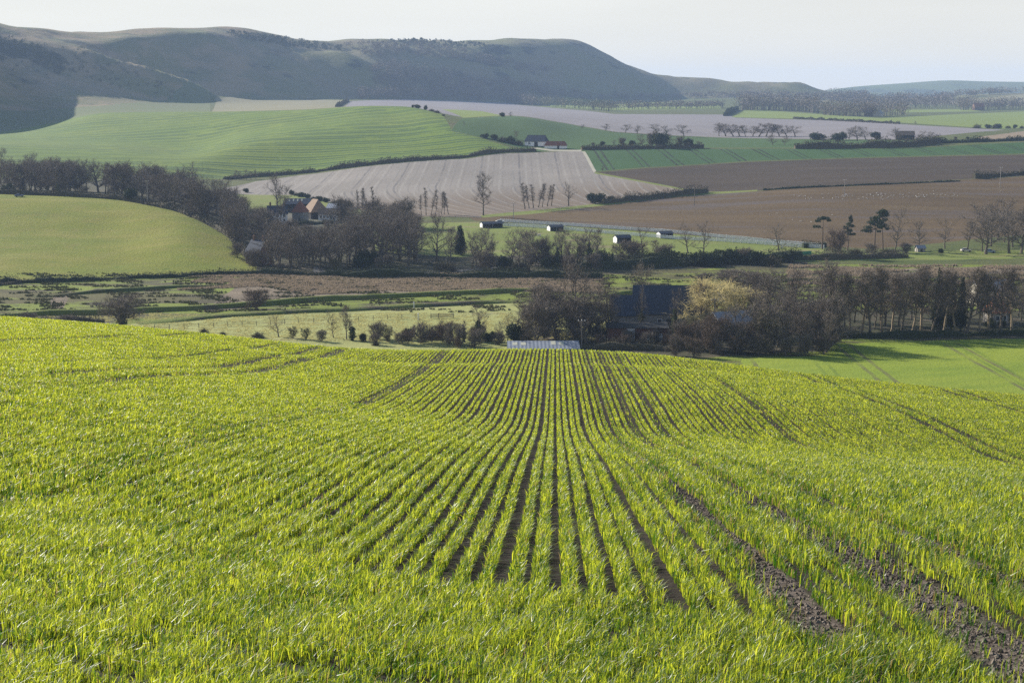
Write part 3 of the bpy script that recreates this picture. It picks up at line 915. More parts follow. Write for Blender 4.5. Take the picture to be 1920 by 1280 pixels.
def leaves(rng, C, size, flat=0.0):
    """small leaf faces at points C"""
    n = len(C)
    a = rv(rng, n); b = np.cross(a, rv(rng, n)); b /= np.linalg.norm(b, axis=1, keepdims=True) + 1e-9
    if flat:
        a[:, 2] *= 1 - flat; b[:, 2] *= 1 - flat
    s = (size * rng.uniform(.6, 1.3, n))[:, None]
    V = np.stack([C - a * s, C + b * s * .6, C + a * s, C - b * s * .6], 1).reshape(-1, 3)
    i = np.arange(n)[:, None] * 4
    return V, np.concatenate([i + np.array([[0, 1, 2]]), i + np.array([[0, 2, 3]])])


def ribbons(rng, A, B, w):
    """one thin tapering sliver from each A to B"""
    n = len(A)
    d = B - A
    s = np.cross(d, rv(rng, n)); s /= np.linalg.norm(s, axis=1, keepdims=True) + 1e-9
    w = (np.ones(n) * w)[:, None]
    V = np.stack([A - s * w / 2, A + s * w / 2, B], 1).reshape(-1, 3)
    return V, np.arange(n)[:, None] * 3 + np.array([[0, 1, 2]])


def join(parts):
    Vs, Fs, b = [], [], 0
    for V, Fc in parts:
        Vs.append(V); Fs.append(Fc + b); b += len(V)
    return np.concatenate(Vs), np.concatenate(Fs)


def grow(seed, h, r0, clear, spread, nlimb, up=.6, nsec=9, ntw=9, tw=1.1, w=.055, stems=1, droop=0.0, trunk_r=.03, wander=.10, gnarl=.12):
    """bare tree: returns (trunk MB, limb end segments as twig arrays)"""
    rng = np.random.default_rng(seed)
    mb = MB(); A = []; B = []; Wd = []
    for st in range(stems):
        lean = rng.normal(0, wander, 2) if stems == 1 else np.array([math.cos(st * 6.28 / stems + seed), math.sin(st * 6.28 / stems + seed)]) * rng.uniform(.15, .38)
        n = 8
        hs = h * (1 if st == 0 else rng.uniform(.75, 1.0))
        pts = [np.array((lean[0] * hs * (k / n) ** 1.2 + rng.normal(0, gnarl) * (k > 0) * .5, lean[1] * hs * (k / n) ** 1.2 + rng.normal(0, gnarl) * (k > 0) * .5, hs * .93 * k / n)) for k in range(n + 1)]
        R = h * trunk_r * (1 if stems == 1 else .62)
        mb.tube(pts, [max(R * (1 - .93 * k / n) ** .9, .02) * (1.25 if k == 0 else 1) for k in range(n + 1)], 7)
        for i in range(nlimb):
            t = clear + (1 - clear) * ((i + rng.uniform(.1, .9)) / nlimb)
            k = min(int(t * n), n - 1); f = t * n - k
            p = pts[k] * (1 - f) + pts[k+1] * f
            tt = (t - clear) / (1 - clear + 1e-6)
            prof = (math.sin(math.pi * (min(max(tt, .02), 1) * .60 + .24))) ** .7
            ln = spread * h * prof * rng.uniform(.75, 1.2)
            an = i * 2.4 + rng.uniform(-.5, .5)
            el = up * (.45 + .75 * tt) + rng.normal(0, .10)
            d = np.array((math.cos(an) * math.cos(el), math.sin(an) * math.cos(el), math.sin(el)))
            q = [p]; dd = d.copy()
            m = 5
            for s in range(m):
                dd = dd + rng.normal(0, gnarl * 1.6, 3) + np.array((0, 0, .10 - droop * s))
                dd /= np.linalg.norm(dd)
                q.append(q[-1] + dd * ln / m)
            rb = max(R * (1 - t) ** .8 * .72, .075)
            mb.tube(q, [max(rb * (1 - .85 * s / m), .018) for s in range(m + 1)], 5)
            for j in range(nsec):
                f = rng.uniform(.22, 1.0)
                s = min(int(f * m), m - 1)
                b = q[s] + (q[s+1] - q[s]) * (f * m - s)
                sd = dd * .6 + rv(rng, 1)[0] * .85 + np.array((0, 0, .35 - droop * 2)); sd /= np.linalg.norm(sd)
                l2 = ln * rng.uniform(.25, .5) * (1.15 - .5 * f) + .3
                e = b + sd * l2
                A.append(b); B.append(e); Wd.append(w * 2.6)
                for u in range(ntw):
                    g = rng.uniform(.15, 1.0)
                    c = b + (e - b) * g
                    td = sd * .7 + rv(rng, 1)[0] * .8 + np.array((0, 0, .28 - droop * 4)); td /= np.linalg.norm(td)
                    l3 = tw * rng.uniform(.5, 1.2)
                    ce = c + td * l3
                    A.append(c); B.append(ce); Wd.append(w)
                    for _ in range(2):
                        g = rng.uniform(.2, .95); c2 = c + (ce - c) * g
                        t3 = td * .75 + rv(rng, 1)[0] * .75 + np.array((0, 0, .2 - droop * 5)); t3 /= np.linalg.norm(t3)
                        A.append(c2); B.append(c2 + t3 * l3 * .6); Wd.append(w * .75)
    return mb, np.array(A), np.array(B), np.array(Wd), rng


KIND = {}       # kind -> list of (part list [(name, mesh)], height)


def kind(name, parts, h):
    KIND.setdefault(name, []).append((parts, h))


def bare(kname, seed, h, twm='twig', bk='bark', ivy=0, **kw):
    mb, A, B, Wd, rng = grow(seed, h, 0, **dict(dict(clear=.25, spread=.32, nlimb=14), **kw))
    V, Fc = ribbons(rng, A, B, Wd)
    top = float(np.percentile(V[:, 2], 98.0))
    parts = [('trunk', mb.mesh('trunk', M[bk])), ('crown', np_mesh('crown', V, Fc, [M[twm]]))]
    if ivy:
        n = ivy
        t = rng.uniform(.02, .68, n) ** .9
        r = (.035 + .075 * np.sin(np.clip(t * 1.45, 0, 1) * math.pi) ** .7) * h * rng.uniform(.3, 1, n)
        an = rng.uniform(0, 6.283, n)
        lump = 1 + .45 * np.sin(an * 2 + t * 17 + seed) + .3 * np.sin(t * 31 + seed)
        C = np.stack([np.cos(an) * r * lump, np.sin(an) * r * lump, t * h], 1)
        parts.append(('ivy', np_mesh('ivy', *leaves(rng, C, .26), [M['ivy']])))
    kind(kname, parts, top)


for s_ in range(4):
    bare('round', 100 + s_, 14, nlimb=17, clear=.16 + .04 * s_, spread=.46, up=.72, nsec=9, ntw=8, w=.055, tw=1.35)
for s_ in range(3):
    bare('tall', 120 + s_, 17, nlimb=20, clear=.26, spread=.27 + .03 * s_, up=1.0, nsec=9, ntw=8, trunk_r=.019, w=.055, tw=1.3)
for s_ in range(2):
    bare('row', 130 + s_, 16, nlimb=24, clear=.36, spread=.19 + .04 * s_, up=1.05, nsec=9, ntw=7, trunk_r=.018, bk='bark_pale', tw=1.25, w=.055)
for s_ in range(3):
    bare('open', 140 + s_, 12, nlimb=12, clear=.24, spread=.56, up=.58, nsec=8, ntw=6, w=.055, gnarl=.2, trunk_r=.032)
for s_ in range(2):
    bare('pole', 150 + s_, 15, nlimb=22, clear=.30, spread=.10, up=1.1, nsec=5, ntw=6, trunk_r=.015, tw=.9)
for s_ in range(3):
    bare('thicket', 160 + s_, 6, nlimb=10, clear=.03, spread=.52, up=.9, nsec=9, ntw=8, tw=.85, w=.048, stems=4, trunk_r=.02)
for s_ in range(2):
    bare('reddish', 170 + s_, 7, twm='twig_red', nlimb=11, clear=.05, spread=.50, up=.95, nsec=9, ntw=8, tw=.9, w=.048, stems=4, trunk_r=.02)
for s_ in range(2):
    bare('budding', 175 + s_, 8, twm='twig_olive', nlimb=11, clear=.06, spread=.42, up=.85, nsec=10, ntw=10, tw=.8, w=.05, stems=3, trunk_r=.022)
for s_ in range(3):
    bare('ivied', 180 + s_, 12, ivy=1500, nlimb=13, clear=.3, spread=.40, up=.8, nsec=7, ntw=7)
bare('ivied_pole', 190, 11, ivy=1700, nlimb=9, clear=.6, spread=.12, up=1.0, nsec=5, ntw=5)
bare('many_stemmed', 195, 10, ivy=900, nlimb=9, clear=.35, spread=.40, up=.5, nsec=9, ntw=8, stems=5, trunk_r=.035)
bare('willow', 200, 10, twm='willow', nlimb=20, clear=.18, spread=.5, up=.6, nsec=12, ntw=12, tw=1.5, w=.07, droop=.075)


def blob_tree(kname, seed, h, clumps, mat, leaf, trunk=None, per=260, bk='bark'):
    """evergreen: leaf clumps (x, y, z, rx, rz) on a trunk"""
    rng = np.random.default_rng(seed)
    parts = []
    Cs = []
    for (x, y, z, rx, rz) in clumps:
        n = int(per * (rx * rx * rz) ** .6) + 30
        v = rv(rng, n) * (rng.uniform(.35, 1.0, n) ** .5)[:, None]
        v *= 1 + .22 * np.sin(v[:, :1] * 7 + seed) + .2 * np.sin(v[:, 1:2] * 9 + z)
        Cs.append(np.array((x, y, z)) + v * np.array((rx, rx, rz)))
    C = np.concatenate(Cs)
    C = C[C[:, 2] > .05]
    if trunk:
        mb = MB()
        for pts, rad in trunk: mb.tube(pts, rad, 7)
        parts.append(('trunk', mb.mesh('trunk', M[bk])))
    parts.append(('crown', np_mesh('crown', *leaves(rng, C, leaf), [M[mat]])))
    kind(kname, parts, max(C[:, 2]))


_r = np.random.default_rng(77)
# Scots pines: bare leaning stem, flat plates of needles near the top
def pine(seed, stem, plates):
    tr = [(stem, [.34 - .27 * i / (len(stem) - 1) for i in range(len(stem))])]
    for (x, y, z, rx, rz) in plates:
        k = min(range(len(stem)), key=lambda i: abs(stem[i][2] - (z - .8)))
        tr.append(([stem[k], ((stem[k][0] + x) / 2, (stem[k][1] + y) / 2, (stem[k][2] + z) / 2 + .1), (x, y, z - .2)], [.12, .08, .04]))
    blob_tree('pine%d' % seed, 300 + seed, 12, plates, 'pine', .24, tr, 150, 'bark_pine')


pine(0, [(0, 0, 0), (.05, 0, 4), (.0, 0, 8), (.1, 0, 11.2)], [(.9, .2, 11.6, 1.7, .5), (-.9, -.2, 11.6, 1.6, .6), (-1.9, .3, 10.6, 1.2, .45), (2.1, -.2, 10.9, 1.0, .4), (-2.3, .1, 8.6, 1.6, .5), (.2, .5, 12.0, 1.0, .4)])
pine(1, [(0, 0, 0), (.2, 0, 3), (-.2, 0, 7), (.8, 0, 12)], [(.9, 0, 12.3, .9, .9), (1.2, .2, 11, 1.0, .7), (.2, -.4, 10.0, 1.2, .7), (1.6, .3, 9.2, 1.3, .5), (-.8, .2, 8.6, 1.3, .7), (.6, -.2, 7.6, 1.4, .6), (-1.6, 0, 7.0, 1.2, .5), (2.2, .2, 6.3, 1.3, .45), (.6, .4, 6.2, 1.2, .5)])
pine(2, [(0, 0, 0), (.0, 0, 4), (.1, 0, 7), (-.2, 0, 10.3)], [(-.4, 0, 10.6, 1.5, .7), (.9, .2, 9.8, 1.5, .7), (-1.6, -.3, 9.3, 1.5, .7), (.2, .5, 8.7, 1.7, .6), (-2.4, .2, 7.6, 1.6, .6), (-3.6, -.2, 6.6, 1.5, .5), (-2.2, .3, 6.4, 1.3, .5), (1.6, -.2, 7.7, 1.2, .5), (1.4, .1, 6.4, .9, .4)])
pine(3, [(0, 0, 0), (-.3, 0, 4), (-.6, 0, 8), (-.6, 0, 13)], [(-.6, 0, 13.6, 1.5, .8), (.6, .2, 13.2, 1.6, .7), (-1.9, -.2, 12.9, 1.5, .7), (1.3, .2, 12.2, 1.2, .6), (-.4, .4, 12, 1.6, .7), (-2.2, .2, 11.6, 1.2, .6), (.4, -.3, 10.7, 1.3, .6), (-.6, .2, 8.9, 1.5, .8), (.9, .2, 8.3, 1.5, .7), (1.6, -.1, 7.4, 1.2, .5), (-.9, .1, 10, 1.2, .6)])
# a dense dark yew or cypress, evergreen bushes
blob_tree('conifer', 320, 10, [(0, 0, 1.6 + i * .95, 2.6 - abs(i - 1.5) * .27, 1.25) for i in range(9)] + [(.9, .3, 3, 1.8, 1.8), (-1.1, -.2, 2.4, 1.7, 1.7)], 'ever', .24, [([(0, 0, 0), (0, 0, 9)], [.3, .05])], 190)
for s_ in range(3):
    cl = [(_r.uniform(-1.1, 1.1), _r.uniform(-1, 1), _r.uniform(.7, 2.0), _r.uniform(.8, 1.4), _r.uniform(.7, 1.2)) for _ in range(6)]
    blob_tree('ever_bush', 330 + s_, 3, cl, 'ever', .17, [([(0, 0, 0), (0, 0, 1.5)], [.12, .05])], 330)
for s_ in range(3):
    # bramble and thorn: a rounded bush with a skin of twigs
    rg = np.random.default_rng(340 + s_)
    n = 1500
    v = rv(rg, n); v[:, 2] = np.abs(v[:, 2])
    lump = 1 + .25 * np.sin(v[:, 0] * 5 + s_) * np.cos(v[:, 1] * 6) + .12 * np.sin(v[:, 2] * 13)
    a = v * np.array((1.9, 1.6, 1.9)) * (lump * rg.uniform(.35, .95, n))[:, None]
    V, Fc = ribbons(rg, a, a + (v * .6 + rv(rg, n) * .55 + np.array((0, 0, .25))) * .6, .06)
    mb = MB()
    for k in range(4):
        an = k * 1.6 + s_; mb.tube([(0, 0, 0), (math.cos(an) * .4, math.sin(an) * .4, .7), (math.cos(an) * .8, math.sin(an) * .8, 1.4)], [.07, .05, .02], 5)
    kind('thorn_bush', [('trunk', mb.mesh('trunk', M['bark'])), ('crown', np_mesh('crown', V, Fc, [M['hedge']]))], float(V[:, 2].max()))

NAMES = {'round': 'bare_tree', 'tall': 'bare_tree', 'row': 'bare_tree', 'open': 'bare_tree', 'pole': 'bare_tree', 'thicket': 'bare_shrub', 'reddish': 'bare_shrub',
         'budding': 'budding_shrub', 'ivied': 'ivy_covered_tree', 'ivied_pole': 'ivy_covered_tree', 'many_stemmed': 'ivy_covered_tree', 'willow': 'willow_tree',
         'pine0': 'pine_tree', 'pine1': 'pine_tree', 'pine2': 'pine_tree', 'pine3': 'pine_tree', 'conifer': 'conifer_tree', 'ever_bush': 'evergreen_bush', 'thorn_bush': 'thorn_bush'}
CATS = {'bare_shrub': 'shrub', 'budding_shrub': 'shrub', 'evergreen_bush': 'bush', 'thorn_bush': 'bush'}
TREES = 0


def plant(kname, p, height, label, group=None, wide=1.0, rz=None, v=None, sink=.15):
    """a copy of a grown model standing at p, height in metres"""
    global TREES
    ms = KIND[kname]
    i = TREES if v is None else v
    TREES += 1
    parts, h = ms[i % len(ms)]
    s = height / h
    wide *= {'round': 1.3, 'tall': 1.25, 'row': 1.3, 'thicket': 1.2, 'reddish': 1.2, 'budding': 1.2, 'open': 1.1, 'willow': 1.15}.get(kname, 1.0)
    nm = NAMES[kname]
    o = empty(nm, (p[0], p[1], p[2] - sink), (TREES * 2.39) % 6.283 if rz is None else rz, (s * wide, s * wide, s))
    tag(o, label, CATS.get(nm, 'tree'), group)
    for pn, me in parts:
        link(bpy.data.objects.new(pn, me), o)
    return o


def at(px, base, d=None, dmin=200):
    return P(px, base, dmin) if d is None else D(px, d)


def tall(px, p, top):
    """height in metres of a thing at p whose top is seen at pixel row top"""
    A, t = ray(px, top)
    return t * p[1] - p[2]


def spot(kname, px, base, top, label, d=None, group=None, wide=1.0, rz=None, v=None):
    p = at(px, base, d)
    return plant(kname, p, max(tall(px, p, top), 1.0), label, group, wide, rz, v)


ORD = ['first', 'second', 'third', 'fourth', 'fifth', 'sixth', 'seventh', 'eighth', 'ninth', 'tenth', 'eleventh', 'twelfth', 'thirteenth', 'fourteenth', 'fifteenth', 'sixteenth', 'seventeenth', 'eighteenth', 'nineteenth', 'twentieth']
# ------------------------------------------------------------------ trees, from the front of the valley to the back
# 1. below the crest of the crop hill
def many(rows):
    for r in rows:
        k, px, base, top, label = r[:5]
        kw = r[5] if len(r) > 5 else {}
        spot(k, px, base, top, label, **kw)


many([
    ('many_stemmed', 216, 616, 553, 'many-stemmed ivy-clad tree standing alone at the left end behind the crop hill', dict(d=396, wide=1.9, rz=.6)),
    ('thicket', 40, 612, 585, 'low bare thicket at the far left, just over the crest of the crop hill', dict(d=402, wide=1.8)),
    ('thicket', 110, 616, 590, 'dark bare thicket left of the many-stemmed ivy-clad tree', dict(d=400, wide=1.9)),
    ('reddish', 474, 580, 541, 'wide reddish-brown leafless shrub growing alone beside the river bank', dict(d=432, wide=1.35, v=0)),
    ('thorn_bush', 372, 627, 610, 'small dark bush just behind the crest, left of the bushes in the pale pasture', dict(d=385)),
    ('thorn_bush', 408, 632, 616, 'small rounded bush half hidden behind the crest of the crop hill', dict(d=382)),
    ('thorn_bush', 475, 637, 617, 'rounded grey-brown bush left of the small open bare tree', dict(d=378, wide=1.2)),
    ('open', 515, 640, 590, 'small open-branched bare tree in front of the pale pasture', dict(d=379, wide=1.15, v=0)),
    ('budding', 542, 640, 612, 'olive-tinged bush right beside the small open bare tree', dict(d=376)),
    ('budding', 567, 643, 614, 'olive-tinged bush between two bare trees in the pale pasture', dict(d=374)),
    ('open', 619, 640, 577, 'slim bare tree with fine drooping side branches in the pale pasture', dict(d=378, wide=.62, v=1)),
    ('thicket', 597, 644, 618, 'low bare bush at the foot of the slim bare tree', dict(d=372)),
    ('tall', 644, 642, 573, 'slender bare tree standing beside a dark ivy column', dict(d=376, wide=.85, v=0)),
    ('ivied_pole', 655, 642, 598, 'stout stump-like trunk wrapped in dark ivy', dict(d=374, wide=1.5)),
    ('ever_bush', 676, 645, 622, 'small dark evergreen right of the ivy-wrapped trunk', dict(d=372, wide=.8)),
    ('ivied', 896, 652, 572, 'dark ivy-clad tree with a fan of bare branches above', dict(d=370, wide=1.0, v=1)),
    ('ivied_pole', 868, 652, 598, 'leaning dark ivy-clad trunk left of the fan-topped ivy tree', dict(d=370, wide=1.0)),
    ('ever_bush', 966, 648, 600, 'rounded dark evergreen left of the white corrugated shed', dict(d=372, wide=.75, v=0)),
    ('ever_bush', 990, 648, 606, 'knobbly dark evergreen behind the white corrugated shed', dict(d=374, wide=.55, v=1)),
    ('open', 950, 646, 582, 'thin sparse bare tree behind the dark evergreen beside the white shed', dict(d=378, wide=.6)),
    ('round', 1022, 646, 528, 'bare tree with a dark ivy trunk behind the white corrugated shed', dict(d=383, wide=.95, v=1)),
    ('ivied', 1028, 646, 545, 'ivy-clad trunk rising behind the white corrugated shed', dict(d=380, wide=.6, v=2)),
    ('round', 1078, 645, 492, 'tallest broad bare tree in the valley, standing left of the black barns', dict(d=384, wide=.95, v=0)),
    ('round', 1102, 652, 556, 'broad bare tree at the right end of the white corrugated shed', dict(d=368, wide=1.05, v=2)),
    ('thicket', 1045, 650, 616, 'pale bare thicket growing just behind the white corrugated shed', dict(d=371, wide=.9)),
    ('ivied', 1207, 622, 537, 'ivy-clad tree in front of the left half of the black barn roof', dict(d=374, wide=.55, v=0)),
    ('ivied', 1270, 626, 540, 'ivy-clad tree in front of the right half of the black barn roof', dict(d=372, wide=.6, v=1)),
    ('round', 1215, 580, 492, 'pale twiggy bare tree rising behind the black barn', dict(d=425, wide=.6, v=3)),
    ('tall', 1148, 640, 522, 'slim bare tree left of the rusty shed', dict(d=372, wide=.9, v=0)),
    ('tall', 1318, 630, 530, 'bare tree at the right end of the black barn', dict(d=380, wide=.8, v=1)),
    ('willow', 1352, 612, 529, 'golden weeping willow glowing beside the black barn', dict(d=384, wide=1.5)),
    ('budding', 1310, 662, 588, 'large olive-budded bush in front of the golden willow', dict(d=362, wide=1.1, v=0)),
    ('reddish', 1290, 668, 603, 'reddish-brown leafless bush leaning left below the golden willow', dict(d=356, wide=1.0, v=1)),
    ('open', 1405, 600, 528, 'open bare tree right of the golden willow', dict(d=400, wide=.9, v=2)),
    ('reddish', 1352, 678, 590, 'upright brown leafless thicket in front of the grey barn roof', dict(d=352, wide=1.0, v=0)),
    ('round', 1398, 688, 572, 'rounded grey bare tree in front of the grey-roofed open barn', dict(d=352, wide=.95, v=3)),
    ('thicket', 1440, 690, 600, 'brown bare thicket right of the grey-roofed open barn', dict(d=350, wide=.9)),
    ('tall', 1475, 694, 606, 'slim bare tree with a low fork in front of the dark hedge corner', dict(d=348, wide=.95)),
    ('tall', 1520, 696, 590, 'bare tree, second from the right end of the trees edging the crop hill', dict(d=348, wide=1.1)),
    ('round', 1556, 698, 585, 'bare tree at the right end of the trees edging the crop hill', dict(d=346, wide=.62, v=1)),
    ('tall', 1492, 692, 545, 'tall bare tree behind the line edging the crop hill', dict(d=366, wide=1.2)),
    ('round', 1440, 610, 515, 'broad brown bare tree behind and right of the golden willow', dict(d=405, wide=.8, v=2)),
    ('round', 1495, 618, 508, 'broad brown bare tree at the left end of the tall bare row', dict(d=398, wide=.75, v=0)),
    ('ivied', 1482, 640, 560, 'pale lit ivy-clad trunk left of the tall bare row', dict(d=376, wide=.8)),
    ('thicket', 1375, 545, 505, 'dense dark brown scrub clump on the flood meadow behind the golden willow', dict(d=492, wide=2.6)),
    ('thicket', 1325, 540, 510, 'dark brown scrub clump left end of the flood meadow scrub', dict(d=498, wide=2.2)),
    ('thicket', 1420, 545, 508, 'brown scrub clump at the right end of the flood meadow scrub', dict(d=488, wide=2.0)),
])
for i, (px, top) in enumerate([(700, 636), (722, 628), (745, 622), (765, 614), (785, 606), (806, 604), (828, 602), (850, 606), (915, 618), (936, 622), (1125, 612), (1150, 640), (1185, 646), (1215, 640), (1245, 640)]):
    k = ['thorn_bush', 'thicket', 'thicket', 'reddish', 'ever_bush'][(i * 3) % 5] if i < 10 else ['thicket', 'thorn_bush', 'ever_bush', 'thorn_bush', 'reddish'][i % 5]
    side = 'bushes past the crest left of the white shed' if i < 10 else 'bushes in front of the black barns'
    spot(k, px, 652, top, '%s from left among the %s' % (ORD[i if i < 10 else i - 10], side), d=364 + (i * 7) % 12, wide=1.15, group='bushes along the foot of the crop hill')

wood_later = [
    (5, 1275, 1420, 345, 356, 4.5, 7.5, ['reddish', 'thicket', 'round', 'thicket'], 'brown bare shrub in the thicket between the crop hill and the grey-roofed barn', 'thicket below the grey-roofed barn'),
    (11, 1425, 1572, 345, 366, 8.5, 13, ['round', 'tall', 'thicket', 'round'], 'bare tree in the thicket at the right end of the crop hill edge', 'thicket at the right of the crop hill edge'),
    (9, 1400, 1590, 378, 415, 12, 16, ['round', 'tall', 'round'], 'brown bare tree in the copse between the golden willow and tall bare row', 'copse left of the tall bare row'),
    (10, 990, 1130, 366, 392, 7, 12, ['thicket', 'round', 'thicket'], 'brown bare thicket behind the white corrugated shed', 'thicket behind the white shed'),
    (15, 690, 945, 360, 380, 2.6, 4.4, ['thicket', 'reddish', 'thicket', 'budding', 'round'], 'low tangled bush in the thicket past the crest, left of the white shed', 'thicket left of the white shed'),
    (14, 872, 1130, 526, 562, 9, 13, ['tall', 'round', 'tall', 'open'], 'bare tree in the thin belt along the river below the horse paddock', 'thin belt below the horse paddock'),
    (9, 1272, 1562, 341, 347, 3.2, 5.5, ['reddish', 'thicket', 'thicket'], 'feathery low shrub along the crop edge before the grey-roofed barn', 'shrubs along the crop edge'),
    (6, 1130, 1262, 358, 366, 3.0, 5.0, ['thicket', 'reddish'], 'tangled low shrub in front of the rusty shed', 'shrubs in front of the rusty shed'),
    (16, 640, 1135, 526, 548, 4, 7, ['thicket', 'ever_bush', 'thorn_bush', 'thicket'], 'low shaded bush in the undergrowth along the river lane', 'undergrowth along the river lane'),
]

# 2. the tall row beyond the second wheat field
for i, px in enumerate([1588, 1607, 1627, 1644, 1665, 1684, 1703, 1724, 1741, 1760, 1783, 1806, 1828, 1851, 1872, 1893, 1914]):
    spot('row' if i % 3 else 'tall', px, 632, 499 + (i * 13) % 17, '%s from left in the tall bare row with lit trunks' % ORD[i],
         d=381 + (i % 3), wide=1.05, group='tall bare row behind the second wheat field')
many([('conifer', 1772, 630, 498, 'tallest near-black conifer rising out of the tall bare row', dict(d=386, wide=.42)),
      ('conifer', 1796, 630, 512, 'near-black conifer just right of the tallest one in the bare row', dict(d=388, wide=.45)),
      ('conifer', 1816, 630, 514, 'near-black conifer at the right of the three in the bare row', dict(d=386, wide=.42)),
      ('ever_bush', 1872, 630, 596, 'dark bush in front of the red-roofed house', dict(d=394, wide=1.1)),
      ('ever_bush', 1893, 630, 598, 'dark bush at the right corner of the red-roofed house', dict(d=394, wide=1.1)),
      ('ivied', 1905, 620, 525, 'broad ivy-green tree at the right edge behind the red roof', dict(d=405, wide=1.0))])
rg = np.random.default_rng(41)
for i in range(32):
    px = 1590 + i * 11.5 + rg.uniform(-5, 5)
    spot(['tall', 'round', 'tall'][i % 3], px, 620, rg.uniform(512, 535), 'bare brown tree in the dense belt behind the front row of lit trunks', d=rg.uniform(394, 424), wide=.8,
         group='dense belt behind the tall bare row')

# 3. the wood round the cottage and along the river lane
rg = np.random.default_rng(42)
def wood(n, x0, x1, dlo, dhi, hlo, hhi, kinds, label, group, wide=1.0):
    got = []
    t = 0
    while len(got) < n and t < 4000:
        t += 1
        px = rg.uniform(x0, x1); d = rg.uniform(dlo(px) if callable(dlo) else dlo, dhi(px) if callable(dhi) else dhi)
        p = D(px, d)
        if all(math.hypot(p[0] - q[0], (p[1] - q[1]) * .5) > 3.6 for q in got):
            got.append(p)
            plant(kinds[len(got) % len(kinds)], p, rg.uniform(hlo, hhi), label, group, wide * rg.uniform(.85, 1.15))


